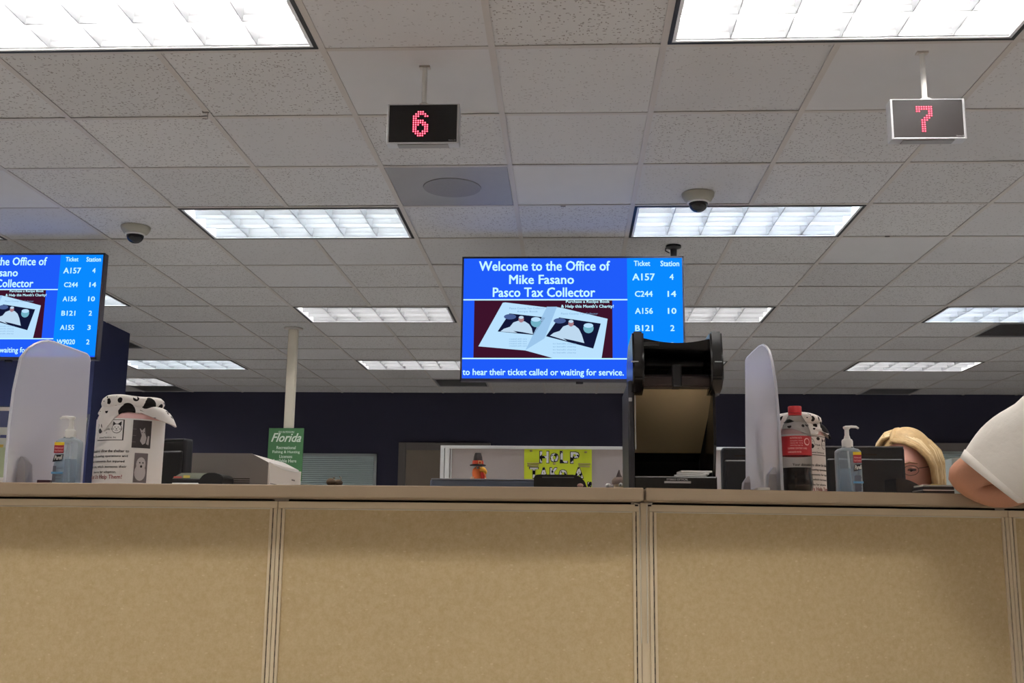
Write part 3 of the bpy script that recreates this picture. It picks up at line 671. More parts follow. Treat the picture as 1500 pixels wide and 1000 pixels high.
# ------------------------------------------------------------------ turkey and witch toys (plain generic plush)
def turkey():
    Y = 3.3; c = at(702, 690, Y); z0 = .74; X = c.x; s = Y / F_PX
    t = thing('turkey_figure', 'orange turkey figure with black pilgrim hat in front of the grey partition', 'figurine', (X, Y, z0))
    P = lambda px, py, dy=0: at(px, py, Y + dy)
    bm = bmesh.new()
    zs = [at(700, y, Y).z for y in (687, 692, 698, 703)]
    loft(bm, [ring_pts((P(702, 684).x, Y, P(702, 683).z), 5 * s, 16), ring_pts((P(701, 688).x, Y, zs[0]), 8.5 * s, 16), ring_pts((P(701, 694).x, Y, zs[1]), 9.5 * s, 16), ring_pts((P(702, 700).x, Y, zs[2]), 10 * s, 16), ring_pts((P(703, 700).x, Y, zs[3] - .02), 13 * s, 16), ring_pts((X, Y, z0 + .06), .05, 16), ring_pts((X, Y, z0), .045, 16)])
    obj('body', bm, mat('orange_plush', srgb(214, 106, 50), .8), t, smooth=60)
    hz = P(700, 682).z
    bm = bmesh.new(); lathe(bm, (P(700, 682).x, Y, hz), [(11.5 * s, 0), (12 * s, 1.2 * s), (8 * s, 2.4 * s), (7.4 * s, 6 * s)], 24)
    lathe(bm, (P(700, 682).x, Y, hz), [(7.2 * s, 5 * s), (6.2 * s, 13 * s), (4.6 * s, 18.5 * s), (3.5 * s, 18.8 * s)], 24); obj('hat', bm, mat('hat_black', srgb(42, 34, 34), .8), t, smooth=40)
    bm = bmesh.new(); lathe(bm, (P(700, 682).x, Y, hz), [(8.4 * s, 2.3 * s), (8.0 * s, 7.4 * s)], 24); obj('hat_band', bm, mat('hat_band_red', srgb(196, 72, 48), .8), t, smooth=40)
    b = P(703, 677, -8.6 * s); bm = bmesh.new(); r = 2.6 * s
    for a in ((-r, r, r * .6, r), (-r, r, -r, -r * .6), (-r, -r * .6, -r, r), (r * .6, r, -r, r)): box(bm, b.x + a[0], b.x + a[1], b.y - .001, b.y + .003, b.z + a[2], b.z + a[3])
    obj('buckle', bm, mat('buckle_yellow', srgb(236, 190, 130), .5), t)
    bm = bmesh.new(); tube(bm, [P(705, 687, -7 * s), P(709, 688, -10 * s), P(711.5, 691, -11 * s), P(712, 694.5, -11 * s)], [4 * s, 3.4 * s, 2.4 * s, .5 * s], 10); obj('beak', bm, mat('beak_yellow', srgb(232, 168, 52), .6), t, smooth=60)
    bm = bmesh.new(); tube(bm, [P(706, 692, -9 * s), P(707, 697, -10 * s), P(708, 703, -9.5 * s)], [2.2 * s, 3 * s, 2 * s], 8); obj('wattle', bm, mat('wattle_red', srgb(190, 40, 30), .7), t, smooth=60)
    for px_ in (699.5, 704.5):
        e = obj('eye', ball(bmesh.new(), P(px_, 685, -8.3 * s), 1.7 * s, 8), M_white, t); obj('pupil', ball(bmesh.new(), P(px_ + .3, 685, -9.7 * s), .8 * s, 6), M_ink, e)
    for q, (a, b_) in enumerate(((690, 700), (712, 702))):
        bm = bmesh.new(); tube(bm, [P(702, 700, -3 * s), P(a, b_, -7 * s)], [3 * s, 2 * s], 8); obj('wing', bm, mat('turkey_wing', srgb(232, 196, 160), .8), t, smooth=60)
turkey()
def witch():
    Y = 3.1; s = Y / F_PX; P = lambda px, py, dy=0: at(px, py, Y + dy); z0 = .74; X = P(907, 710).x
    t = thing('witch_figure', 'small owl faced plush in a pointed brown witch hat beside the vision tester', 'figurine', (X, Y, z0))
    hz = P(907, 707).z
    bm = bmesh.new(); loft(bm, [ring_pts((X, Y, hz + 1 * s), 7.5 * s, 16), ring_pts((X, Y, hz - 8 * s), 9 * s, 16), ring_pts((X, Y, hz - .06), .035, 16), ring_pts((X, Y, z0), .04, 16)]); obj('body', bm, mat('plush_cream', srgb(206, 188, 160), .9), t, smooth=60)
    bm = bmesh.new(); lathe(bm, (X, Y, hz), [(10.5 * s, -2 * s), (10.8 * s, 3 * s), (9 * s, 6 * s), (6 * s, 8 * s)], 20); obj('hat_brim', bm, mat('hat_brown', srgb(98, 82, 74), .9), t, smooth=40)
    bm = bmesh.new(); tube(bm, [P(907, 701), P(906.5, 695), P(907, 688)], [6 * s, 3 * s, .6 * s], 14); obj('hat_cone', bm, mat('hat_dark_brown', srgb(58, 42, 40), .9), t, smooth=50)
    for px_ in (909, 914.5):
        e = obj('eye', ball(bmesh.new(), P(px_, 709.5, -9.5 * s), (3 * s, 2 * s, 3 * s), 10), M_white, t); obj('pupil', ball(bmesh.new(), P(px_, 710, -11.5 * s), 1.1 * s, 6), M_ink, e)
    bm = bmesh.new(); ball(bm, P(891, 711, -2 * s), (4.5 * s, 3 * s, 3.5 * s), 10); ball(bm, P(895, 714, -1 * s), (7 * s, 3 * s, 4 * s), 10); obj('wing', bm, M_paper, t, smooth=60)
witch()

# ------------------------------------------------------------------ monitors and devices on the desks
M_mon = mat('monitor_black', srgb(24, 24, 29), .45); M_monb = mat('monitor_blue_grey', srgb(108, 118, 138), .4)
def monitor(label, px0, px1, pyt, Y, ang=0.0, h=.30, m=M_mon, edge=None, dz=.012):
    a, b = at(px0, pyt, Y), at(px1, pyt, Y); W = (b.x - a.x) / math.cos(ang); X = (a.x + b.x) / 2; zt = (a.z + b.z) / 2; zb = zt - h
    t = thing('monitor', label, 'monitor', (X, Y, .74)); t.rotation_euler.z = ang
    L = lambda n, bm, m, p=t, **k: obj(n, bm, m, p, local=True, **k)
    z0, z1 = zb - .74, zt - .74
    L('case', B(-W / 2, W / 2, -.02, .02, z0, z1, bev=.008, seg=3), m)
    L('back_cover', B(-W / 2 + .006, W / 2 - .006, -.027, -.015, z0 + .006, z1 - .034, bev=.006, seg=3), m)
    L('vent_slot', B(-W / 2 + .035, W / 2 - .08, -.0215, -.0195, z1 - .024, z1 - .020), M_gap)
    L('screen', B(-W / 2 + .012, W / 2 - .012, .0195, .021, z0 + .015, z1 - .012), M_blackg)
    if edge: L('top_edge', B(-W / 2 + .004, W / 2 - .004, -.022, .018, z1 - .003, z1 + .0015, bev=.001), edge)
    L('stand', B(-.03, .03, -.05, -.02, .01, z0 + .08), m); L('foot', B(-.12, .12, -.12, .08, 0, .012, bev=.004), m)
    return t
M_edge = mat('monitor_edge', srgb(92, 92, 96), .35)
monitor('black monitor seen from behind between the left jar and the grey printer', 170, 285, 645, 3.1, math.radians(-18), edge=M_edge)
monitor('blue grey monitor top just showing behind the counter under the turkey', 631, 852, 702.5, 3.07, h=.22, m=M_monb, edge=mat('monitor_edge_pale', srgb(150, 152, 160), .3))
monitor('black monitor back between the vision tester and the frosted divider', 1056, 1196, 657.5, 3.14, edge=M_edge)
monitor('black monitor back hiding part of the blond woman', 1205, 1322, 655, 3.1, edge=M_edge)
# rounded black device in front of the poster
Y = 2.87; s = Y / F_PX; a, b = at(782, 694.5, Y), at(860, 712, Y)
t = thing('desk_phone', 'rounded black office device in front of the yellow poster', 'office device', ((a.x + b.x) / 2, Y, .74))
bm = bmesh.new(); zt = a.z; z0 = .74
prism(bm, [(a.x, Y, z0), (a.x, Y, zt - .010), (a.x + .003, Y, zt - .002), (a.x + .012, Y, zt), (b.x - .035, Y, zt), (b.x - .018, Y, zt - .005), (b.x - .006, Y, zt - .018), (b.x, Y, zt - .035), (b.x, Y, z0)], (0, .06, 0), bev=.002)
obj('body', bm, M_black, t)
obj('slot', B(a.x + .022, b.x - .035, Y - .001, Y + .004, zt - .009, zt - .006), M_edge, t)
obj('knob', ball(bmesh.new(), at(850, 711, Y - .01), (.009, .006, .006), 10), mat('pinkish', srgb(176, 140, 130), .6), t, smooth=60)
# black curved thing and tray near the woman
Y = 2.74; a, b = at(1312, 700, Y), at(1352, 720, Y)
bm = bmesh.new(); N = 12; prof = [(a.x + (b.x - a.x) * i / N, Y, .0 + a.z - .024 * (i / N) ** 2.2) for i in range(N + 1)]
prism(bm, [(a.x, Y, CT)] + prof + [(b.x, Y, CT)], (0, .1, 0), bev=.001)
tag(obj('curved_device', bm, M_black), 'black curved topped device beside the monitor of the blond woman', 'office device')
Y = 2.66; aL, aR = at(1352, 712, Y), at(1398, 712, Y); zt = at(1370, 709, Y).z - .016
o = thing('card_reader', 'flat dark device with a coloured top left of the leaning elbow', 'card reader', ((aL.x + aR.x) / 2, Y, zt))
obj('base', B(aL.x, aR.x, Y, Y + .08, CT, zt + .011, bev=.002), M_black, o)
obj('rim', B(aL.x - .001, aR.x, Y - .001, Y + .079, zt + .0005, zt + .003), M_silver, o)
obj('top_plate', B(aL.x + .002, aR.x - .002, Y + .004, Y + .078, zt + .011, zt + .015, bev=.001), mat('pale_card', srgb(180, 184, 176), .5), o)
obj('yellow_label', B(aL.x + .02, aL.x + .045, Y + .003, Y + .03, zt + .0152, zt + .0165), mat('label_yellow', srgb(212, 200, 120), .6), o)
obj('pink_label', B(aL.x + .004, aL.x + .018, Y + .003, Y + .03, zt + .0152, zt + .0165), mat('label_pink', srgb(190, 150, 150), .6), o)
Y = 2.84; a = at(1394, 671, Y); b = at(1412, 700, Y)
bm = bmesh.new(); prism(bm, [(a.x, Y, CT), (a.x, Y, a.z), (a.x + .1, Y, a.z + .010), (a.x + .1, Y, CT)], (0, .05, 0))
tag(obj('folder', bm, mat('pale_blue_card', srgb(188, 206, 210), .6)), 'pale blue folder standing behind the leaning elbow', 'folder')
# small brown tuft seen against the blinds
Y = 3.2; s = Y / F_PX; c = at(489, 705, Y)
t = thing('plush_toy', 'small dark brown plush in front of the window blinds', 'plush toy', (c.x, Y, .74))
bm = bmesh.new(); ball(bm, at(485, 706, Y), (7 * s, .02, 6 * s), 14); ball(bm, at(496, 707, Y), (6 * s, .02, 5 * s), 14); ball(bm, (c.x, Y, c.z - .05), (.03, .025, .05), 14)
ball(bm, (c.x, Y, .80), (.045, .04, .06), 16); obj('body', bm, mat('brown_plush', srgb(78, 62, 46), 1, bump=1, bscale=300), t, smooth=60)
bm = bmesh.new(); tube(bm, [at(499, 703, Y), at(500, 700, Y), at(497, 697.5, Y)], .0015, 6); tube(bm, [at(490, 701, Y), at(489, 699, Y)], .003, 6); obj('ear', bm, mat('tuft_tan', srgb(130, 120, 98), .9), t)

# ------------------------------------------------------------------ printer on the left counter
Y0, Y1 = 2.42, 2.66
t = thing('printer', 'grey and white card printer on the counter beside the green sign', 'printer', (-.66, 2.55, CT))
g = lambda px, py, Y=Y0: (at(px, py, Y).x, at(px, py, Y).z)
xa = g(282, 664)[0]; zt = g(330, 663.5)[1]; xb = g(368, 664)[0]; xc, zc = g(393, 677); xd, zd = g(440, 690)
M_pg = mat('printer_grey', srgb(112, 106, 102), .5); M_pw = mat('printer_white', srgb(226, 220, 216), .4)
bm = bmesh.new(); prism(bm, [(xa, Y0, CT), (xa, Y0, zt), (xb, Y0, zt), (xc, Y0, zc), (xc, Y0, CT)], (0, .006, 0)); obj('side_cover', bm, M_pg, t)
bm = bmesh.new(); prism(bm, [(xa, Y0 + .006, CT + .001), (xa, Y0 + .006, zt - .002), (xb, Y0 + .006, zt - .0005), (xc, Y0 + .006, zc), (xc, Y0 + .006, CT + .001)], (0, .285, 0), bev=.002); obj('body', bm, M_pw, t)
sw = [(xc + .001, Y0 + .001 + .29 * f_, zc - .006 * math.sin(math.pi * f_) * (1 if f_ < 1 else 0) - (.004 * f_)) for f_ in (0, .15, .3, .5, .7, .85, 1)]
bm = bmesh.new(); prism(bm, [(xc, Y0 + .002, CT)] + [(xc, p_[1], p_[2]) for p_ in sw] + [(xc, Y0 + .291, CT)], (.004, 0, 0)); obj('front_cover', bm, M_pw, t)
bm = bmesh.new(); tube(bm, [(p_[0] + .002, p_[1], p_[2]) for p_ in sw], .0018, 6); obj('edge_trim', bm, M_white, t)
obj('slot_line', B(xc + .003, xc + .0048, Y0 + .01, Y0 + .16, CT + .008, CT + .0092), M_gap, t)
for i in range(3):
    z = CT + .008 + i * .0048; obj('vent_slot', B(g(328, 700)[0], g(366, 700)[0], Y0 - .001, Y0 + .002, z, z + .0018), M_gap, t)
obj('mark', B(xc + .003, xc + .0048, 2.62, 2.65, CT + .026, CT + .029), M_pg, t)
obj('tray', B(g(320, 700)[0], g(370, 700)[0], Y0 - .012, Y0 + .002, CT, CT + .005, bev=.001), M_pw, t)
# card terminal
Y = 2.32; a, b = at(252, 692, Y), at(326, 710, Y)
t = thing('scanner', 'low dark card scanner with a colourful top in front of the grey printer', 'scanner', ((a.x + b.x) / 2, Y, CT))
xm = at(292, 700, Y).x; zt = at(290, 692, Y).z; yb = Y + .08
bm = bmesh.new(); prism(bm, [(xm - .004, Y, CT), (xm, Y, zt - .014), (xm + .007, Y, zt - .005), (xm + .018, Y, zt), (b.x - .018, Y, zt), (b.x - .006, Y, zt - .004), (b.x, Y, zt - .010), (b.x, Y, CT)], (0, .08, 0), bev=.0015); obj('housing', bm, M_black, t)
obj('slide', B(a.x, xm + .006, Y + .002, yb, CT + .004, CT + .0125, bev=.002), M_black, t)
obj('lower_lip', B(a.x + .001, xm, Y, yb, CT, CT + .003, bev=.001), M_silver, t)
bm = bmesh.new(); prism(bm, [(a.x + .001, Y + .002, CT + .0125), (a.x + .006, Y + .002, CT + .0165), (a.x + .02, Y + .002, zt - .001), (xm + .018, Y + .002, zt - .0006), (xm + .004, Y + .002, CT + .013)], (0, .08, 0)); obj('card_stack', bm, mat('card_grey_green', srgb(140, 146, 132), .5), t)
obj('red_card', B(a.x + .004, a.x + .022, Y + .0005, Y + .02, CT + .0135, CT + .0172), mat('card_red', srgb(180, 90, 84), .6), t)
obj('yellow_card', B(a.x + .026, a.x + .040, Y + .0005, Y + .02, CT + .0140, CT + .0195), mat('card_yellow', srgb(206, 190, 96), .6), t)
# ------------------------------------------------------------------ frosted dividers
M_fr = frosted('frosted_acrylic', srgb(226, 226, 236), .42)
M_edgeF = frosted('acrylic_edge', srgb(244, 244, 250), .05)
def on_X(px, py, X):
    "point of the vertical plane X = const seen at a pixel"
    d = RM @ Vector(((px - 750) / F_PX, (500 - py) / F_PX, -1)); return (d.y * X / d.x, EYE + d.z * X / d.x)
def divider(label, X, outline, big=1):
    "upright frosted panel standing square to the counter: curved near edge, straight far edge"
    prof = [on_X(a_, b_, X) for a_, b_ in outline]; Yn, Yf = prof[0][0], prof[-1][0]; prof[0] = (Yn, CT); prof[-1] = (Yf, CT)
    t = thing('divider', label, 'divider', (X, (Yn + Yf) / 2, CT)); L = Yf - Yn
    bm = bmesh.new(); prism(bm, [(X - .003, y, z) for y, z in prof], (.006, 0, 0)); obj('panel', bm, M_fr, t)
    bm = bmesh.new(); tube(bm, [(X, y, z) for y, z in prof[:-1]], .0034, 6); obj('polished_edge', bm, M_edgeF, t, smooth=60)
    for yy in (Yn + .06, Yf - .07):
        for s in (-1, 1):
            bm = bmesh.new()
            pts = [(X + s * .0035, yy - .018 + .0, CT), (X + s * .0035, yy - .016, CT + .045), (X + s * .0035, yy - .008, CT + .062), (X + s * .0035, yy + .008, CT + .062), (X + s * .0035, yy + .016, CT + .045), (X + s * .0035, yy + .018, CT)]
            b = bmesh.new(); A = [b.verts.new(p_) for p_ in pts]; Cc = [b.verts.new((X + s * (.0035 + w_), p_[1], p_[2])) for p_, w_ in zip(pts, ((.022, .017, .006, .006, .017, .022) if s == big else (.008, .006, .004, .004, .006, .008)))]
            b.faces.new(A); b.faces.new(Cc[::-1])
            for i in range(6): b.faces.new((A[i], A[(i + 1) % 6], Cc[(i + 1) % 6], Cc[i]))
            join(bm, b); obj('clamp_foot', bm, mat('clamp_silver', srgb(158, 154, 156), .35, metal=.4), t)
    obj('base_block', B(X - .05, X - .02, Yn + .04, Yn + .08, CT, CT + .014, bev=.002), M_paper, t)
divider('frosted curved privacy divider on the left in front of the blue television', -1.250, [(6, 712), (9, 670), (13, 625), (20, 570), (30, 524), (42, 510), (51, 504), (60, 500.5), (70, 499.5), (80, 501.5), (90, 505.5), (110, 512.5), (127, 519), (130, 523), (131, 530), (119, 712)])
divider('frosted curved privacy divider seen edge-on right of the vision tester', .490, [(1146, 716), (1143, 650), (1140, 605), (1136, 560), (1131, 530), (1127, 514), (1123, 508), (1118, 505), (1113, 507), (1104, 515), (1095, 524), (1093, 528), (1093.5, 716)], -1)

# ------------------------------------------------------------------ sanitizer bottles
M_gel = clear('clear_gel_plastic', srgb(206, 218, 228), .72)
M_gel2 = mat('gel_label_grey', srgb(90, 92, 104), .5)
def pump_bottle(label, X, Y, flip, side):
    t = thing('sanitizer_bottle', label, 'bottle', (X, Y, CT)); z = CT
    W, D = .0295, .019
    def rr(w, d, zz, n=28, e=3.2):
        out = []
        for i in range(n):
            a = 2 * math.pi * i / n; c, s = math.cos(a), math.sin(a)
            out.append(Vector((X + w * abs(c) ** (2 / e) * (1 if c >= 0 else -1), Y + d * abs(s) ** (2 / e) * (1 if s >= 0 else -1), z + zz)))
        return out
    bm = bmesh.new(); loft(bm, [rr(W * .94, D * .94, 0), rr(W, D, .004), rr(W, D, .092), rr(W * .97, D * .95, .099), rr(W * .8, D * .8, .1035), rr(W * .5, D * .6, .106), rr(W * .42, D * .6, .109)]); obj('body', bm, M_gel, t, smooth=50)
    bm = bmesh.new(); loft(bm, [rr(W * .9, D * .88, .003), rr(W * .92, D * .9, .058)]); obj('gel', bm, clear('blue_gel', srgb(166, 198, 222), .7), t, smooth=50)
    bm = bmesh.new(); lathe(bm, (X, Y, z), [(.0125, .107), (.0128, .122), (.011, .126), (.0075, .128), (.0068, .132), (.0052, .136), (.005, .150)], 24); obj('collar', bm, M_white, t, smooth=40)
    bm = bmesh.new(); lathe(bm, (X, Y, z), [(.0045, .148), (.008, .152), (.0082, .156), (.003, .158)], 20); tube(bm, [(X, Y, z + .1545), (X + flip * .012, Y, z + .1560), (X + flip * .022, Y, z + .1555), (X + flip * .0275, Y, z + .1520)], [.0035, .003, .0028, .0022], 8); obj('pump_head', bm, M_white, t, smooth=50)
    bm = bmesh.new(); tube(bm, [(X, Y, z + .107), (X + .003, Y, z + .05), (X + .006, Y, z + .008)], .0022, 6); obj('dip_tube', bm, M_white, t, smooth=50)
    yf = Y - D - .0006; c0, c1 = side
    def patch(n, a, b, zz0, zz1, m, k=0): obj(n, B(X + a, X + b, yf - .0003 * k, yf + .0006, z + zz0, z + zz1), m, t)
    if c1 - c0 > .03:
        patch('label', c0, c1, .012, .098, frosted('label_film', srgb(220, 226, 232), .55) if 'label_film' not in MATS else MATS['label_film'])
    patch('label_yellow', c0 + .001, c1 - .001, .089, .096, mat('label_bright_yellow', srgb(232, 196, 48), .5), 1)
    patch('label_red', c0 + .001, c1 - .001, .071, .089, mat('label_crimson', srgb(156, 34, 52), .5), 1)
    for q, (a, b, zz, s_) in enumerate(((.1, .9, .081, 'Advanced'), (.1, .95, .074, 'Hand Sanitizer'))):
        O = Vector((X + c0 + (c1 - c0) * a, yf - .0008, z + zz)); flat('lettering', text_bm(s_, O, Vector(((c1 - c0) * (b - a), 0, 0)), Vector((0, 0, .0045)), .02), mat('label_pale_red', srgb(226, 160, 160), .5), t)
    bm = bmesh.new(); w_ = c1 - c0; prism(bm, [(X + c0 + .000, yf - .0006, z + .051), (X + c0 + .003, yf - .0006, z + .066), (X + c1, yf - .0006, z + .069), (X + c1 - .003, yf - .0006, z + .055)], (0, .0006, 0)); obj('logo_plate', bm, mat('logo_black', srgb(24, 20, 26), .4), t)
    O = Vector((X + c0 + w_ * .16, yf - .0012, z + .055)); flat('lettering', text_bm('Purell', O, Vector((w_ * .7, 0, .0015)), Vector((.001, 0, .010)), .03), M_white, t)
    patch('label_grey', c0 + .002, c0 + .009 if c1 - c0 > .022 else c1 - .004, .006, .042, M_gel2, 1)
    patch('label_band', c0 - .001, c1 + .001, .024, .0285, mat('label_cyan', srgb(96, 150, 190), .5), 2)
    for zz in (.036, .019, .012): patch('label_line', c0 + .010, c1 - .002, zz, zz + .0016, M_gel2, 1)
    return t
a = at(97.5, 700, 2.40); pump_bottle('clear hand sanitizer pump bottle seen through the left frosted divider', a.x, 2.40, -1 if False else -1, (-.0265, -.002))
a = at(1243.5, 700, 2.52); pump_bottle('clear hand sanitizer pump bottle in front of the woman\'s black monitor', a.x, 2.52, 1, (.006, .0265))

# ------------------------------------------------------------------ donation jars
M_jar = mat('jar_plastic', srgb(226, 180, 178), .3, spec=.5)
M_fleece = spotted('paw_fleece', srgb(236, 230, 226), srgb(30, 26, 26), 'paw')
M_photo = mat('photo_dark', srgb(58, 50, 52), .5, noise=.25, nscale=60); M_phl = mat('photo_light', srgb(190, 182, 182), .5); M_phm = mat('photo_mid', srgb(112, 102, 104), .5)
def jar(label, X, Y, rot, seed, droops):
    t = thing('donation_jar', label, 'jar', (X, Y, CT)); t.rotation_euler.z = rot; t.scale = (1.05, 1.05, 1.07)
    r, H = .0735, .172
    L = lambda n, bm, m, p=t, **k: obj(n, bm, m, p, local=True, **k)
    L('jar_body', lathe(bmesh.new(), (0, 0, 0), [(r * .96, 0), (r, .004), (r, H - .030), (r * .97, H - .018), (r * .86, H - .006), (r * .74, H), (r * .72, H + .008)], 48), M_jar, smooth=40)
    rp = r + .0008
    pap = L('paper_wrap', lathe(bmesh.new(), (0, 0, 0), [(rp, .001), (rp, .1465)], 64, False, False), M_paper, smooth=40)
    def cyl(dx, z, k=1): a = dx / rp; R = rp + .0004 * k; return Vector((R * math.sin(a), -R * math.cos(a), z))
    def wp(n, pts, m, k=1, parent=pap):
        "polygon in unrolled paper coordinates, fan of thin strips"
        xs = [p_[0] for p_ in pts]; bm = bmesh.new(); b = bmesh.new()
        f = b.faces.new([b.verts.new((p_[0], p_[1], 0)) for p_ in pts]); x = min(xs)
        while x < max(xs):
            bmesh.ops.bisect_plane(b, geom=b.verts[:] + b.edges[:] + b.faces[:], plane_co=(x, 0, 0), plane_no=(1, 0, 0)); x += .005
        for v in b.verts: v.co = cyl(v.co.x, v.co.y, k)
        join(bm, b); return flat(n, bm, m, parent, local=True)
    rect = lambda n, x0, x1, z0, z1, m, k=1, p_=pap: wp(n, [(x0, z0), (x1, z0), (x1, z1), (x0, z1)], m, k, p_)
    disc = lambda n, x, z, a, b_, m, k, p_=pap: wp(n, [(x + a * math.cos(i * math.pi / 8), z + b_ * math.sin(i * math.pi / 8)) for i in range(16)], m, k, p_)
    def tx(s, x0, x1, z0, h, m=M_ink, off=.01):
        bm = text_bm(s, None, None, None, .018, 0, fn=lambda a, b_: cyl(x0 + (x1 - x0) * a, z0 + h * b_, 2)); flat('lettering', bm, m, pap, local=True)
    # logo box with a cat and a dog
    rect('logo_border', -.063, .008, .098, .143, M_ink, 1); rect('logo_field', -.0615, .0055, .0995, .1418, M_paper, 2)
    disc('cat_face', -.008, .1235, .0115, .0105, M_ink, 3); disc('cat_face', -.008, .1235, .0103, .0093, M_paper, 4)
    wp('cat_ear', [(-.0175, .130), (-.0165, .1395), (-.010, .1335)], M_ink, 3); wp('cat_ear', [(-.006, .1335), (.002, .1395), (.0018, .130)], M_ink, 3)
    disc('cat_eye', -.0115, .1265, .0012, .001, M_ink, 5); disc('cat_eye', -.0045, .1265, .0012, .001, M_ink, 5); disc('cat_nose', -.008, .1225, .0018, .0012, M_ink, 5); rect('cat_mouth', -.0115, -.0045, .1185, .1192, M_ink, 5)
    for zz in (.1215, .1235): rect('whisker', -.021, -.0135, zz, zz + .0006, M_ink, 5); rect('whisker', -.0025, .004, zz, zz + .0006, M_ink, 5)
    disc('dog_face', -.052, .125, .0085, .0115, M_ink, 3); disc('dog_face', -.052, .125, .0072, .0102, M_paper, 4); disc('dog_muzzle', -.052, .119, .0058, .0055, M_ink, 5); disc('dog_eye', -.055, .130, .001, .001, M_ink, 5); disc('dog_eye', -.049, .130, .001, .001, M_ink, 5)
    wp('dog_ear', [(-.059, .129), (-.062, .139), (-.055, .1345)], M_ink, 3)
    disc('heart', -.032, .137, .006, .004, M_ink, 4)
    tx('Friends', -.041, -.024, .1205, .004); tx('of', -.034, -.031, .113, .003); tx('Animal Services, Inc', -.055, -.008, .102, .0045)
    # photographs
    ph = rect('photograph', .026, .068, .083, .1435, M_photo, 2)
    for zz in (.095, .109, .123): rect('cage_bar', .026, .034, zz, zz + .001, M_phm, 3)
    wp('kitten', [(.043, .098), (.046, .110), (.0405, .126), (.046, .121), (.052, .128), (.053, .116), (.057, .106), (.055, .094), (.049, .090)], M_phl, 3); disc('kitten_eye', .046, .117, .001, .0012, M_ink, 4); disc('kitten_eye', .051, .117, .001, .0012, M_ink, 4)
    wp('straw', [(.057, .092), (.060, .110), (.064, .110), (.063, .090)], M_phl, 3)
    rect('photograph', .034, .064, .008, .072, M_phm, 2)
    disc('puppy', .049, .048, .0105, .015, M_phl, 3); disc('puppy', .048, .030, .0125, .018, M_phl, 3); disc('puppy_nose', .0495, .043, .0025, .0028, M_ink, 4); disc('puppy_eye', .046, .051, .0016, .0016, M_ink, 4); disc('puppy_eye', .053, .051, .0016, .0016, M_ink, 4)
    for i, (s, x1) in enumerate((('Your donations allow the shelter to', .022), ('continue life-saving operations and', .020), ('provide treatments for injured', .014), ('pets and cats, which increases their', .019), ('chances for adoption.', -.002))):
        tx(s, -.100 + (0 if i < 4 else .03), x1, .072 - i * .0115, .0062, M_ink, .004)
    tx('Please Let Us Help Them!', -.11, .011, .0125, .0115, M_red_ink, .004)
    # lid and fleece cloth
    rnd = random.Random(seed); zl = H + .001
    lid = lathe(bmesh.new(), (0, 0, 0), [(.048, zl - .004), (.060, zl - .001), (.067, zl + .005), (.069, zl + .012), (.067, zl + .020), (.061, zl + .025), (.050, zl + .027), (.03, zl + .0275), (.002, zl + .0265)], 48, True, True)
    for v in lid.verts: v.co.z += .002 * math.sin(3 * math.atan2(v.co.y, v.co.x) + seed); v.co.xy *= 1 + .02 * math.sin(5 * math.atan2(v.co.y, v.co.x))
    L('cloth_top', lid, M_fleece, smooth=60)
    N, K = 120, 12; bm = bmesh.new(); rows = []
    for j in range(K + 1):
        s_ = j / K; row = []
        for i in range(N):
            th = 2 * math.pi * i / N
            ln = .024 + .007 * math.sin(3 * th + seed) + .004 * math.sin(7 * th + seed * 2); fl = .8
            for (ta, extra, flare) in droops:
                d_ = math.atan2(math.sin(th - ta), math.cos(th - ta)); g_ = math.exp(-(d_ / .33) ** 2); ln += extra * g_; fl += flare * g_
            wave = 1 + .05 * s_ * math.sin(9 * th + seed)
            rr_ = (.054 + ln * fl * s_ * (1.1 - .3 * s_)) * wave
            zz = zl + .004 + .006 * math.sin(s_ * math.pi) - ln * s_ ** 1.5 * (1.0 - fl * .35)
            if zz < H - .008: rr_ = max(rr_, (r + .004) if zz < H - .02 else r * .93 + .004)
            row.append(bm.verts.new((rr_ * math.cos(th), rr_ * math.sin(th), zz)))
        rows.append(row)
    for j in range(K):
        for i in range(N): bm.faces.new((rows[j][i], rows[j][(i + 1) % N], rows[j + 1][(i + 1) % N], rows[j + 1][i]))
    bmesh.ops.recalc_face_normals(bm, faces=bm.faces[:]); bmesh.ops.solidify(bm, geom=bm.faces[:], thickness=.003)
    L('cloth_skirt', bm, M_fleece, smooth=70)
    L('cloth_tie', tube(bmesh.new(), [(.0555 * math.cos(a_ * math.pi / 16), .0555 * math.sin(a_ * math.pi / 16), zl + .003) for a_ in range(33)], .0025, 6), M_fleece, smooth=60)
Yj = 2.50; X = at(190, 650, Yj).x
jar('donation jar wrapped in white paper with two photographs, left of the black monitor', X, Yj, -.42 * 0 + .10, 1.3, [(-.45, .056, .42), (-2.15, .036, -.45), (2.9, .02, .0)])
Yj2 = 2.78; X = at(1162.5, 650, Yj2).x
jar('donation jar half hidden behind the cola bottle and frosted divider', X, Yj2, math.radians(62), 3.1, [(math.radians(-72), .036, .1), (math.radians(-120), .016, -.3)])

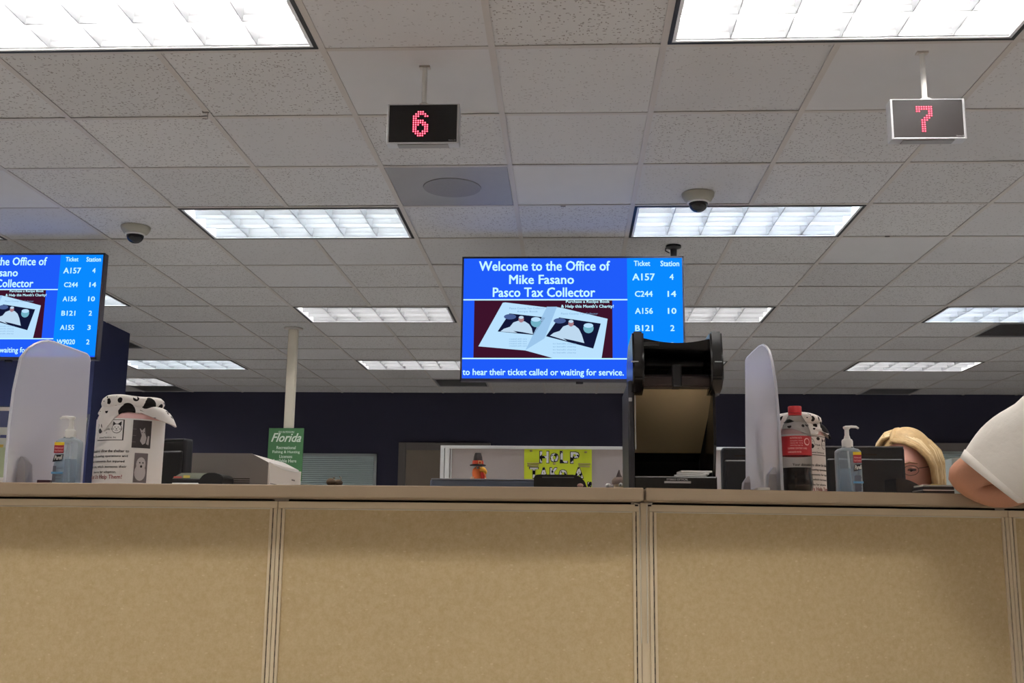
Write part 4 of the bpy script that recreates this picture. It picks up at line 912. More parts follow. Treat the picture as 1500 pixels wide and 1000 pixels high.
# ------------------------------------------------------------------ cola bottle
M_pet = clear('clear_plastic', srgb(215, 218, 218), .9, k=.16); M_cola = mat('cola', srgb(24, 10, 8), .08, coat=.5)
Yc = 2.50; X = at(1166, 650, Yc).x; s = Yc / F_PX; zt = at(1163, 595.5, Yc).z
t = thing('cola_bottle', 'clear plastic cola bottle with red cap, one third full of dark cola', 'bottle', (X, Yc, CT))
Hb = zt - CT; k = Hb / .195; R = .0345
prof = [(.022, 0), (.030, .002), (.0335, .010), (.0345, .022), (.0335, .034), (.0320, .044), (.0335, .052), (R, .060), (R, .112), (R, .128), (.033, .138), (.0285, .152), (.021, .165), (.0145, .176), (.0125, .181)]
prof = [(a, b * k) for a, b in prof]
bm = bmesh.new()
loft(bm, [[Vector((X + r_ * (1 + (.05 if z_ < .045 * k and r_ > .023 else 0) * math.cos(5 * a)) * math.cos(a), Yc + r_ * (1 + (.05 if z_ < .045 * k and r_ > .023 else 0) * math.cos(5 * a)) * math.sin(a), CT + z_)) for a in [2 * math.pi * i / 40 for i in range(40)]] for r_, z_ in prof])
obj('bottle_body', bm, M_pet, t, smooth=50)
bm = bmesh.new(); lathe(bm, (X, Yc, CT), [(a * .955, b + .001) for a, b in prof if b < .052 * k] + [(.0318, .056 * k)], 40); obj('cola', bm, M_cola, t, smooth=50)
bm = bmesh.new(); lathe(bm, (X, Yc, CT), [(R + .0005, .083 * k), (R + .0006, .126 * k)], 40, False, False); lab = obj('label', bm, mat('label_red_film', srgb(168, 40, 46), .4), t, smooth=50)
def cylp(dx, z, kk=1): a = dx / R; rr_ = R + .0006 + .0004 * kk; return Vector((X + rr_ * math.sin(a), Yc - rr_ * math.cos(a), CT + z * k))
M_lp = mat('label_pink_print', srgb(226, 180, 176), .5)
for s_, x0, x1, z0, h in (('NUTRITION FACTS', -.020, .006, .119, .004), ('Serving Size 1 Bottle', -.020, .008, .113, .003), ('Calories 240   Fat 0g', -.020, .008, .108, .003), ('Sodium 75mg  Sugars 65g', -.020, .008, .103, .003), ('CAFFEINE CONTENT 34 MG', -.026, .018, .096, .004), ('CARBONATED WATER', -.026, .004, .088, .0035)):
    flat('lettering', text_bm(s_, None, None, None, .015, 0, fn=lambda a, b_: cylp(x0 + (x1 - x0) * a, z0 + h * b_, 1), ax=(X, Yc)), M_lp, lab)
bm = bmesh.new(); bm.faces.new([bm.verts.new(cylp(.019 + .008 * math.cos(a * math.pi / 8), .113 + .0085 * math.sin(a * math.pi / 8), 1)) for a in range(16)]); flat('round_emblem', bm, M_lp, lab)
bm = bmesh.new(); bm.faces.new([bm.verts.new(cylp(.019 + .006 * math.cos(a * math.pi / 8), .113 + .006 * math.sin(a * math.pi / 8), 2)) for a in range(16)]); flat('round_emblem', bm, mat('label_red_film', (0, 0, 0)), lab)
bm = bmesh.new(); lathe(bm, (X, Yc, CT), [(.0155, .180 * k), (.0155, .194 * k), (.0145, .1955 * k), (.001, .1955 * k)], 36)
for v in bm.verts:
    a = math.atan2(v.co.y - Yc, v.co.x - X)
obj('cap', bm, mat('cap_red', srgb(196, 44, 50), .4), t, smooth=35)
bm = bmesh.new(); lathe(bm, (X, Yc, CT), [(.0150, .1755 * k), (.0152, .179 * k)], 30); obj('cap_ring', bm, mat('cap_red', (0, 0, 0)), t, smooth=35)

# ------------------------------------------------------------------ vision tester
Yv = 2.40
V = lambda px, py, Y=Yv: at(px, py, Y)
xl, xr = V(921.5, 530).x, V(1062, 530).x; bl, br = V(920.5, 650).x, V(1049.5, 650).x; Wv = br - bl
t = thing('vision_tester', 'tall black vision testing machine standing at the counter seam', 'vision tester', ((bl + br) / 2, Yv + .12, CT))
zb, zh = CT, V(990, 570).z
yf, ybk = Yv, Yv + .26
obj('base_tray', B(bl + .012, br, yf, ybk, zb, zb + .031, bev=.003), M_blackg, t)
obj('left_wall', B(bl, bl + .014, yf - .002, ybk, zb, zh + .02, bev=.004), mat('dark_grey_plastic', srgb(48, 46, 50), .35), t)
bm = bmesh.new(); prism(bm, [(br - .006, yf + .03, zb + .02), (br - .006, yf + .0, zb + .10), (br - .006, yf, zh + .02), (br - .006, ybk, zh + .02), (br - .006, ybk, zb + .02)], (.006, 0, 0)); obj('right_wall', bm, M_blackg, t)
# curved reflective back panel: starts flat on the tray, sweeps up and leans to the front at the top
N = 20; bm = bmesh.new(); rows = []
x0t, x1t = V(929.5, 570).x, V(1047, 570).x; x0b, x1b = V(931, 690).x, V(1036, 690).x
for i in range(N + 1):
    f = i / N
    if f < .3: g_ = f / .3; y = yf + .03 + .17 * math.sin(g_ * math.pi / 2); z = zb + .027 + .05 * (1 - math.cos(g_ * math.pi / 2))
    else: g_ = (f - .3) / .7; y = yf + .20 - .185 * g_ ** 1.15; z = zb + .077 + (zh + .004 - zb - .077) * g_
    sc = y / yf
    a = x0b + (x0t - x0b) * f; b = x1b + (x1t - x1b) * f
    rows.append([bm.verts.new((a + (b - a) * j / 6, y, z)) for j in range(7)])
bk = bmesh.new(); rk = [[bk.verts.new(v_.co) for v_ in r_] for r_ in rows[:9]]
for i in range(8):
    for j in range(6): bk.faces.new((rk[i][j], rk[i][j + 1], rk[i + 1][j + 1], rk[i + 1][j]))
obj('painted_shade_curve', bk, M_blackg, t, smooth=60)  # lower rows of the panel painted black where it fades into shade
for r_ in rows[:8]:
    for v_ in r_: bm.verts.remove(v_)
for i in range(8, N):
    for j in range(6): bm.faces.new((rows[i][j], rows[i][j + 1], rows[i + 1][j + 1], rows[i + 1][j]))
bmesh.ops.recalc_face_normals(bm, faces=bm.faces[:]); bmesh.ops.solidify(bm, geom=bm.faces[:], thickness=.003)
obj('curved_back_panel', bm, mat('bronze_sheen', srgb(228, 204, 160), .42, metal=.7), t, smooth=60)
obj('back_wall', B(bl + .014, br - .006, ybk - .006, ybk, zb + .02, zh + .02), M_black, t)
bm = bmesh.new(); tube(bm, [(V(930, 585).x, yf - .003, zh - .015), (V(931, 640).x, yf - .003, zb + .09)], .0012, 6); obj('edge_strip', bm, M_silver, t)
# head: side cheeks, dished top, recess with lower lip
hz = lambda py: V(990, py).z
def cheek(xa, xb, pts, n):
    bm = bmesh.new(); prism(bm, [(xa, Yv + dy, hz(py)) for dy, py in pts], (xb - xa, 0, 0), bev=.004); obj(n, bm, M_blackg, t, smooth=40)
pts = [(-.045, 490.5), (.12, 492), (.19, 515), (.19, 572), (.02, 577), (-.03, 574), (-.062, 560), (-.065, 535)]
cheek(V(926, 500, Yv - .05).x, V(943, 500, Yv - .05).x, pts, 'left_cheek')
cheek(V(1040, 500, Yv - .05).x, V(1058, 500, Yv - .05).x, pts, 'right_cheek')
ca, cb = V(938, 500).x, V(1044, 500).x
bm = bmesh.new(); M_ = 16; top = []
for i in range(M_ + 1):
    f = i / M_; top.append((ca + (cb - ca) * f, hz(495 + 10.5 * math.sin(math.pi * (f * .9 + .05)) ** .8)))
prism(bm, [(x, Yv - .03, z) for x, z in top] + [(cb, Yv - .03, hz(517)), (ca, Yv - .03, hz(513))], (0, .19, 0), bev=.002); obj('dished_visor', bm, M_blackg, t, smooth=40)
obj('visor_insert', B(V(941, 510).x, V(964, 510).x, Yv - .034, Yv - .028, hz(510), hz(505), bev=.001), M_black, t)
bm = bmesh.new(); box(bm, ca, cb, Yv + .10, Yv + .16, hz(572), hz(500), bev=.003); obj('recess_back', bm, mat('matte_black', srgb(16, 14, 15), .7), t)
bm = bmesh.new(); prism(bm, [(ca, Yv - .02, hz(568)), (ca, Yv - .02, hz(553)), (ca, Yv + .0, hz(548)), (ca, Yv + .12, hz(545)), (ca, Yv + .12, hz(570))], (cb - ca, 0, 0), bev=.003); obj('lower_lip', bm, mat('dark_brown_plastic', srgb(44, 32, 30), .3), t, smooth=40)
obj('nose_rest', B(V(983, 540).x, V(997, 540).x, Yv - .026, Yv + .11, hz(569), hz(536), bev=.004), M_black, t)
for px_ in (963, 1012):
    c = V(px_, 536, Yv + .09); bm = bmesh.new(); tube(bm, [c, c + Vector((0, .03, 0))], .012, 20); obj('eyepiece', bm, M_blackg, t, smooth=40)
obj('forehead_rest', B(V(946, 528).x, V(1036, 528).x, Yv + .05, Yv + .10, hz(532), hz(522), bev=.006, seg=3), M_black, t)
for xx in (V(930, 548, Yv - .06).x, V(1052, 534, Yv - .06).x): obj('edge_glint_strip', B(xx - .008, xx + .008, Yv - .0655, Yv - .06, hz(537), hz(535.6), bev=.0005), M_silver, t)
obj('knob', lathe(bmesh.new(), (V(922, 583).x + .002, yf - .002, hz(588)), [(.004, 0), (.004, .008)], 12), M_silver, t)
# badge
O = V(976.5, 703.2, yf - .001); flat('lettering', text_bm('STEREO OPTICAL', O, Vector((V(1008, 703).x - O.x, 0, 0)), Vector((0, 0, .0042)), .03), M_silver, t)
zt_ = V(990, 707.5, yf).z; obj('badge_bar', B(V(973, 705).x, V(1012, 705).x, yf - .002, yf + .001, zt_, zt_ + .0045), mat('badge_grey', srgb(170, 165, 164), .5), t)
# tissues on the tray
c = V(1015, 693, yf + .04); c.z = zb + .0315
t = thing('paper_stack', 'small stack of white tissues on the tray of the vision tester', 'papers', c)
for i in range(3):
    M4 = Matrix.Translation((c.x + .004 * i - .004, c.y + .01, c.z + .0046 * i)) @ Matrix.Rotation(.12 * (i - 1) - .05, 4, 'Z'); bm = bmesh.new(); join(bm, B(-.035, .035, -.03, .03, 0, .0042, bev=.001), M4); obj('tissue', bm, M_paper, t)

# ------------------------------------------------------------------ leaflets at the far left
M_lf = mat('leaflet_navy', srgb(84, 92, 132), .5)
Y = 2.62
a, b = at(-40, 572, Y), at(30, 572, Y)
t = thing('leaflet_rack', 'clear leaflet rack at the left edge behind the frosted divider', 'rack', ((a.x + b.x) / 2, Y, CT))
bm = bmesh.new(); prism(bm, [(a.x, Y + .06, CT), (a.x, Y + .064, CT), (a.x, Y + .104, CT + .22), (a.x, Y + .10, CT + .22)], (b.x - a.x, 0, 0)); box(bm, a.x, b.x, Y - .02, Y + .06, CT, CT + .003); obj('stand', bm, clear('rack_clear', srgb(205, 210, 214), .8), t)
for k_, (zz, m, n, lab_) in enumerate(((.115, M_lf, 'leaflet', 'navy leaflet with white lettering upright in the leaflet rack'), (.058, mat('leaflet_white', srgb(214, 218, 214), .5), 'leaflet', 'white leaflet with yellow and blue marks in the middle of the leaflet rack'), (.004, mat('leaflet_green', srgb(188, 204, 170), .5), 'leaflet', 'pale green leaflet at the bottom of the leaflet rack'))):
    yy = Y + .052 - .03 * k_ + (0 if k_ else .01); lt = thing(n, lab_, 'leaflet', (a.x + .06, yy, CT + zz), 'leaflets in the rack')
    lx0 = a.x + .004 + .002 * k_; lx1 = b.x - .004; h = .10
    bm = bmesh.new(); prism(bm, [(lx0, yy, CT + zz), (lx1, yy, CT + zz), (lx1, yy + .02, CT + zz + h), (lx0, yy + .02, CT + zz + h)], (0, .003, 0)); obj('sheet', bm, m, lt)
    if k_ == 0:
        for s_, u0, u1, v0, v1 in (('FOR LOBBY', .54, .98, .70, .80), ('IN ACCT', .66, .95, .52, .60), ('ON THE', .62, .95, .34, .42)):
            P = lambda u_, v_: Vector((lx0 + (lx1 - lx0) * u_, yy + .02 * v_ - .0008, CT + zz + h * v_)); flat('lettering', text_bm(s_, P(u0, v0), P(u1, v0) - P(u0, v0), P(u0, v1) - P(u0, v0), .02), M_white, lt)
        bm = bmesh.new(); prism(bm, [(lx0, yy + .0185, CT + zz + h * .9), (lx1, yy + .0185, CT + zz + h * .9), (lx1, yy + .0198, CT + zz + h), (lx0, yy + .0198, CT + zz + h)], (0, -.001, 0)); obj('header', bm, M_paper, lt)
    if k_ == 1:
        for q, (u0, u1, v0, v1, cc) in enumerate(((.5, .9, .72, .8, (96, 104, 160)), (.45, .62, .3, .55, (230, 200, 110)), (.7, .82, .2, .66, (90, 90, 120)), (.87, .97, .3, .6, (214, 110, 140)))):
            P = lambda u_, v_: (lx0 + (lx1 - lx0) * u_, yy + .02 * v_ - .0008, CT + zz + h * v_)
            bm = bmesh.new(); bm.faces.new([bm.verts.new(P(*p_)) for p_ in ((u0, v0), (u1, v0), (u1, v1), (u0, v1))]); flat('print_mark', bm, mat('mark_%d' % q, srgb(*cc), .6), lt)
Y = 2.40; a, b = at(54, 703, Y), at(73, 703, Y)
tag(obj('business_card_box', B(a.x, b.x, Y, Y + .05, CT, at(60, 702.5, Y).z, bev=.001), mat('dark_plum', srgb(52, 22, 34), .4)), 'small dark plum box on the counter behind the left frosted divider', 'box')
Y = 2.74; a, b = at(118, 605, Y), at(131, 605, Y)
t = thing('leaflet_holder', 'pale green leaflet holder peeking out right of the left divider', 'leaflet holder', ((a.x + b.x) / 2, Y, CT))
bm = bmesh.new(); prism(bm, [(a.x - .06, Y, CT), (b.x - .012, Y, CT), (b.x, Y, at(130, 606, Y).z), (a.x - .06, Y, at(130, 606, Y).z)], (0, .004, 0)); obj('back_plate', bm, mat('rack_clear', (0, 0, 0)), t)
bm = bmesh.new(); prism(bm, [(a.x - .05, Y - .006, CT + .004), (b.x - .014, Y - .006, CT + .004), (b.x - .004, Y - .006, at(130, 612, Y).z), (a.x - .05, Y - .006, at(130, 612, Y).z)], (0, .004, 0)); obj('leaflet', bm, mat('leaflet_lime', srgb(196, 210, 150), .6), t)
# ------------------------------------------------------------------ people
def skin_bm(nodes, edges, root, sub=2):
    names = list(nodes); idx = {n: i for i, n in enumerate(names)}
    me = bpy.data.meshes.new('sk'); me.from_pydata([Vector(nodes[n][0]) for n in names], [(idx[a], idx[b]) for a, b in edges], [])
    o = bpy.data.objects.new('sk', me); COL.objects.link(o)
    md = o.modifiers.new('s', 'SKIN'); md.use_smooth_shade = True; md.branch_smoothing = .6
    for n, d in zip(names, me.skin_vertices[0].data):
        r = nodes[n][1]; d.radius = r if isinstance(r, tuple) else (r, r); d.use_root = (n == root)
    ms = o.modifiers.new('u', 'SUBSURF'); ms.levels = sub; ms.render_levels = sub
    dg = bpy.context.evaluated_depsgraph_get(); m2 = bpy.data.meshes.new_from_object(o.evaluated_get(dg))
    bm = bmesh.new(); bm.from_mesh(m2); bpy.data.objects.remove(o); bpy.data.meshes.remove(me); bpy.data.meshes.remove(m2)
    return bm
def frame(fwd, up=(0, 0, 1)):
    f = Vector(fwd).normalized(); r = f.cross(Vector(up)).normalized(); u = r.cross(f)
    return Matrix(((r.x, f.x, u.x), (r.y, f.y, u.y), (r.z, f.z, u.z)))     # columns: right, forward, up
def G(x, y, a, b, sx, sy): return math.exp(-((x - a) / sx) ** 2 - ((y - b) / sy) ** 2)
def head_bm(c, fwd, s=1.0):
    "sculpted head, face towards fwd; x right, y forward, z up"
    Fm = frame(fwd); bm = bmesh.new(); NU, NV = 64, 44; rows = []
    for j in range(NV + 1):
        ph = -math.pi / 2 + math.pi * j / NV; row = []
        for i in range(NU):
            th = 2 * math.pi * i / NU
            x, y, z = math.cos(ph) * math.sin(th), math.cos(ph) * math.cos(th), math.sin(ph)
            X, Y_, Z = x * .075, y * .095, z * .115
            low = max(0, -z)
            X *= 1 - .28 * low ** 1.5; Y_ *= (1 - .10 * low) if y > 0 else (1 - .30 * low)
            if y > 0:
                w_ = y ** 1.2
                Y_ += w_ * (.022 * G(X, Z, 0, -.024, .013, .016) + .012 * G(X, Z, 0, -.004, .009, .022) + .006 * G(X, Z, 0, .030, .045, .012) - .010 * G(X, Z, .031, .006, .016, .011) - .010 * G(X, Z, -.031, .006, .016, .011)
                            + .007 * G(X, Z, 0, -.054, .020, .005) + .006 * G(X, Z, 0, -.064, .017, .005) - .004 * G(X, Z, 0, -.059, .02, .002) + .009 * G(X, Z, 0, -.096, .022, .016) + .005 * G(X, Z, .042, -.028, .02, .02) + .005 * G(X, Z, -.042, -.028, .02, .02))
            row.append(bm.verts.new(Vector(c) + Fm @ Vector((X, Y_, Z)) * s))
        rows.append(row)
    for j in range(NV):
        for i in range(NU):
            try: bm.faces.new((rows[j][i], rows[j][(i + 1) % NU], rows[j + 1][(i + 1) % NU], rows[j + 1][i]))
            except ValueError: pass
    bmesh.ops.remove_doubles(bm, verts=bm.verts[:], dist=1e-5)
    for sgn in (-1, 1):      # ears
        pts = [Vector(c) + Fm @ (Vector((sgn * (.074 + .008 * math.sin(a * math.pi / 5)), -.008 - .010 * math.cos(a * math.pi / 5 * 1.0), -.034 + .0075 * a))) * s for a in range(7)]
        tube(bm, pts, [.005 * s, .008 * s, .008 * s, .009 * s, .010 * s, .010 * s, .006 * s], 10)
        ball(bm, Vector(c) + Fm @ Vector((sgn * .074, -.004, -.012)) * s, (.006 * s, .010 * s, .018 * s), 10)
    return bm, Fm
def fingers(nodes, edges, pre, wrist, dirv, nrm, side, s=1.0, curl=.5):
    "palm and five fingers; side = towards the thumb"
    d = Vector(dirv).normalized(); n = Vector(nrm).normalized(); sd = Vector(side).normalized(); w_ = Vector(wrist)
    palm = w_ + d * .045 * s; nodes[pre + 'palm'] = (palm, (.026 * s, .016 * s)); edges.append((pre + 'wrist', pre + 'palm'))
    for k, (off, ln, r) in enumerate(((.024, .068, .0095), (.008, .078, .0095), (-.008, .072, .009), (-.023, .056, .008))):
        kn = palm + d * .038 * s + sd * off * s; nodes[pre + 'k%d' % k] = (kn, (r * s * 1.1, r * s)); edges.append((pre + 'palm', pre + 'k%d' % k)); p_ = kn; dd = d.copy(); last = pre + 'k%d' % k
        for q, f in enumerate((.42, .33, .25)):
            dd = (dd + n * curl * .6).normalized(); p_ = p_ + dd * ln * f * s; nm = pre + 'f%d%d' % (k, q); nodes[nm] = (p_, r * s * (.92 - .1 * q)); edges.append((last, nm)); last = nm
    t0 = w_ + d * .022 * s + sd * .030 * s; nodes[pre + 't0'] = (t0, .012 * s); edges.append((pre + 'palm', pre + 't0'))
    t1 = t0 + (d * .7 + sd * .7 + n * .2).normalized() * .032 * s; nodes[pre + 't1'] = (t1, .0105 * s); edges.append((pre + 't0', pre + 't1'))
    t2 = t1 + (d * .9 + sd * .3 + n * .4).normalized() * .026 * s; nodes[pre + 't2'] = (t2, .009 * s); edges.append((pre + 't1', pre + 't2'))
M_skin_m = mat('skin_tanned', srgb(188, 132, 102), .55, noise=.10, nscale=30, bump=.35, bscale=120)
M_skin_f = mat('skin_pink', srgb(228, 174, 158), .5, noise=.05, nscale=30)
M_shirt = mat('white_cotton', srgb(236, 230, 222), .9, noise=.02, nscale=40, bump=.5, bscale=60)

def torso_bm(levels, n=36, e=2.4):
    "cloth shell: (centre, half width, half depth) rings, rounded-box sections"
    rings = []
    for c, rx, ry_ in levels:
        rings.append([Vector((c[0] + rx * abs(math.cos(a)) ** (2 / e) * (1 if math.cos(a) >= 0 else -1), c[1] + ry_ * abs(math.sin(a)) ** (2 / e) * (1 if math.sin(a) >= 0 else -1), c[2])) for a in [2 * math.pi * i / n for i in range(n)]])
    return loft(bmesh.new(), rings)
def limb(bm, pts, rs, n=20):
    "smooth tapered tube through a few joints"
    P_, R_ = [], []
    for i in range(len(pts) - 1):
        for q in range(4): f = q / 4; P_.append(Vector(pts[i]).lerp(Vector(pts[i + 1]), f)); R_.append(rs[i] + (rs[i + 1] - rs[i]) * f)
    P_.append(Vector(pts[-1])); R_.append(rs[-1])
    for _ in range(3): P_ = [P_[0]] + [(P_[i - 1] + P_[i] * 2 + P_[i + 1]) / 4 for i in range(1, len(P_) - 1)] + [P_[-1]]
    return tube(bm, P_, R_, n)
# --- the leaning customer at the right edge
ct = CT
eY = ry(.90) - .012
el = at(1409, 699, eY); sh = at(1572, 556, 2.27)
t = thing('person', 'person in white short sleeved shirt leaning an elbow on the right end of the counter', 'person', (1.42, 1.9, 0))
N_ = {}; E_ = []
neck = Vector((sh.x + .22, sh.y + .02, sh.z + .07)); chest = Vector((sh.x + .23, sh.y - .05, sh.z - .14)); waist = Vector((sh.x + .24, sh.y - .10, sh.z - .33)); hip = Vector((sh.x + .25, sh.y - .12, .95))
N_['hip'] = (hip, (.12, .10)); N_['waist'] = (waist, (.12, .09)); N_['chest'] = (chest, (.15, .105)); N_['neckb'] = (neck + Vector((0, 0, -.02)), (.085, .075)); N_['neckt'] = (neck + Vector((.005, .04, .06)), .070); N_['skull'] = (neck + Vector((.01, .06, .11)), .07)
E_ += [('hip', 'waist'), ('waist', 'chest'), ('chest', 'neckb'), ('neckb', 'neckt'), ('neckt', 'skull')]
shR = Vector((sh.x + .44, sh.y - .02, sh.z + .01)); elR = Vector((sh.x + .50, ry(sh.x + .5) + .04, ct + .05)); wrR = Vector((sh.x + .27, ry(sh.x + .27) + .10, ct + .045))
N_['l_sh'] = (sh + Vector((.03, 0, -.03)), .045); N_['l_up'] = (sh.lerp(el, .6) + Vector((.012, 0, -.018)), .044); N_['l_el0'] = (sh.lerp(el, .84) + Vector((.010, 0, -.012)), .050); N_['l_el'] = (el + Vector((-.004, .004, .002)), (.060, .056))
fo = el + Vector((.066, -.004, -.030)); N_['l_fo'] = (fo, (.050, .044)); N_['l_wrist'] = (el + Vector((.235, .10, .0)), (.029, .026))
N_['l_wrist'] = (Vector((el.x + .25, ry(el.x + .25) + .07, ct + .034)), (.030, .025))
E_ += [('chest', 'l_sh'), ('l_sh', 'l_up'), ('l_up', 'l_el0'), ('l_el0', 'l_el'), ('l_el', 'l_fo'), ('l_fo', 'l_wrist')]
N_['r_sh'] = (shR, .066); N_['r_up'] = (shR.lerp(elR, .5), .055); N_['r_el'] = (elR, .044); N_['r_fo'] = (elR.lerp(wrR, .4), .042); N_['r_wrist'] = (wrR, (.030, .025))
E_ += [('chest', 'r_sh'), ('r_sh', 'r_up'), ('r_up', 'r_el'), ('r_el', 'r_fo'), ('r_fo', 'r_wrist')]
fingers(N_, E_, 'l_', N_['l_wrist'][0], (1, .22, 0), (0, 0, -1), (0, 1, .1), curl=.15); fingers(N_, E_, 'r_', N_['r_wrist'][0], (-1, .25, 0), (0, 0, -1), (0, 1, .1), curl=.15)
for s_, k_ in ((-1, 'a'), (1, 'b')):
    hp = hip + Vector((s_ * .095, 0, -.14)); kn_ = Vector((hip.x + s_ * .11, hip.y + .05, .49)); an = Vector((hip.x + s_ * .12, hip.y - .02, .10)); to = an + Vector((s_ * .02, .15, -.055))
    N_[k_ + 'hp'] = (hp, .095); N_[k_ + 'th'] = (hp.lerp(kn_, .5), .078); N_[k_ + 'kn'] = (kn_, .058); N_[k_ + 'ca'] = (kn_.lerp(an, .35), .056); N_[k_ + 'an'] = (an, .038); N_[k_ + 'to'] = (to, (.04, .028))
    E_ += [('hip', k_ + 'hp'), (k_ + 'hp', k_ + 'th'), (k_ + 'th', k_ + 'kn'), (k_ + 'kn', k_ + 'ca'), (k_ + 'ca', k_ + 'an'), (k_ + 'an', k_ + 'to')]
body = obj('body', skin_bm(N_, E_, 'hip'), M_skin_m, t, smooth=180)
hc = neck + Vector((.01, .085, .165)); hb, Fm = head_bm(hc, (-.15, 1, -.18), 1.08)
head = obj('head', hb, M_skin_m, t, smooth=180)
for sx_ in (-1, 1):
    e = obj('eye', ball(bmesh.new(), hc + Fm @ Vector((sx_ * .033, .080, .006)), .012, 12), M_white, t, smooth=180); obj('pupil', ball(bmesh.new(), hc + Fm @ Vector((sx_ * .033, .0905, .006)), .0045, 8), M_ink, e)
bm = bmesh.new(); b = bmesh.new(); bmesh.ops.create_uvsphere(b, u_segments=32, v_segments=20, radius=1)
for v in b.verts: v.co = hc + Fm @ Vector((v.co.x * .088, v.co.y * .108 - .006, v.co.z * .125 + .006))
bmesh.ops.bisect_plane(b, geom=b.verts[:] + b.edges[:] + b.faces[:], plane_co=hc + Fm @ Vector((0, .03, .03)), plane_no=Fm @ Vector((0, 1, -.75)), clear_outer=True)
join(bm, b); obj('hair', bm, mat('grey_hair', srgb(120, 112, 104), .8, noise=.3, nscale=120), t, smooth=180)
# shirt: torso shell with right sleeve, left sleeve lofted to its hem
bm = torso_bm([((hip.x, hip.y + .01, .86), .205, .165), ((hip.x, hip.y + .01, .95), .205, .168), ((waist.x, waist.y, waist.z), .198, .160), ((chest.x, chest.y, chest.z - .04), .205, .155), ((chest.x, chest.y + .01, chest.z + .06), .212, .145),
              ((neck.x, neck.y - .02, neck.z - .10), .200, .125), ((neck.x, neck.y - .012, neck.z - .055), .165, .105), ((neck.x, neck.y - .004, neck.z - .02), .110, .088), ((neck.x, neck.y + .008, neck.z + .005), .084, .078)])
limb(bm, [shR + Vector((-.06, 0, -.01)), shR, shR.lerp(elR, .3), shR.lerp(elR, .62)], [.085, .088, .084, .080], 24)
ball(bm, sh + Vector((.055, -.005, -.02)), (.10, .09, .085), 20)
obj('shirt', bm, M_shirt, t, smooth=180)
bm = bmesh.new(); lathe(bm, (neck.x, neck.y + .008, neck.z), [(.083, -.004), (.090, .002), (.088, .012), (.080, .012)], 28); obj('shirt_collar', bm, M_shirt, t, smooth=60)
hA, hB_ = at(1407.5, 670, eY - .075), at(1491, 736, eY - .105); hcx = (hA + hB_) / 2
hu = (hB_ - hA) / 2; ax = (sh - hcx).normalized(); hv = ax.cross(hu).normalized() * hu.length * .92
# shoulder cross-section, large and relaxed
sA, sB_ = at(1532, 548, 2.26), at(1640, 690, 2.20); sc_ = (sA + sB_) / 2; su = (sB_ - sA) / 2; sv = ax.cross(su).normalized() * su.length * .8
rings = []
rnd = random.Random(4)
for j in range(15):
    f = j / 14; c_ = hcx.lerp(sc_, f); u_ = hu.lerp(su, f ** .8); v_ = hv.lerp(sv, f)
    # the upper outline runs (1408,670) -> (1440,640) -> (1500,590)
    bulge = 1 + .10 * math.sin(math.pi * min(1, f * 1.6)) * (1 if f < .62 else 0)
    ring = []
    for i in range(40):
        a = 2 * math.pi * i / 40
        wr = 1 + .016 * math.sin(4 * a + 5 * f) * min(1, f * 4) + .012 * math.sin(9 * a - 8 * f) * min(1, f * 3)
        k_ = bulge if math.cos(a) < 0 else 1
        ring.append(c_ + (u_ * math.cos(a) * k_ + v_ * math.sin(a)) * wr)
    rings.append(ring)
inner = [[hcx + ax * (.02 * (1 - k2)) + (p_ - hcx) * .965 for p_ in rings[0]] for k2 in (0, 1)]
bm = bmesh.new(); loft(bm, [[hcx + ax * .05 + (p_ - hcx) * .90 for p_ in rings[0]]] + inner + rings, False, True); obj('left_sleeve', bm, M_shirt, t, smooth=180)
bm = bmesh.new()
def hemring(f, k_): return [p_ + (p_ - hcx).normalized() * k_ for p_ in [a_.lerp(b_, f) for a_, b_ in zip(rings[0], rings[1])]]
loft(bm, [hemring(-.05, -.001), hemring(-.05, .0018), hemring(.95, .0022), hemring(1.05, -.001)], False, False); obj('sleeve_hem', bm, M_shirt, t, smooth=180)
bm = torso_bm([((hip.x, hip.y, .74), .17, .13), ((hip.x, hip.y, .80), .188, .150), ((hip.x, hip.y, .90), .190, .152), ((hip.x, hip.y, .99), .178, .142)])
for k_ in 'ab':
    hp, kn_, an = N_[k_ + 'hp'][0], N_[k_ + 'kn'][0], N_[k_ + 'an'][0]
    limb(bm, [hp + Vector((0, 0, .03)), hp.lerp(kn_, .35), kn_, kn_.lerp(an, .5), Vector((an.x, an.y + .005, .055))], [.105, .100, .082, .076, .074], 24)
obj('trousers', bm, mat('denim', srgb(66, 78, 104), .9, noise=.1, nscale=200), t, smooth=180)
for k_ in 'ab':
    an, to = N_[k_ + 'an'][0], N_[k_ + 'to'][0]
    rg = [ring_pts((an.x, an.y - .07 + .27 * f, .045 * (1.1 - .35 * f) if f < .99 else .03), .048 * math.sin(math.pi * (.18 + .68 * f)) ** .6, 16, (0, 1, 0), (.045 * (1.1 - .35 * f))) for f in (0, .1, .25, .5, .75, .92, 1)]
    bm = loft(bmesh.new(), rg)
    for v in bm.verts: v.co.z = max(v.co.z, 0.0)
    obj('shoe', bm, M_black, t, smooth=60)

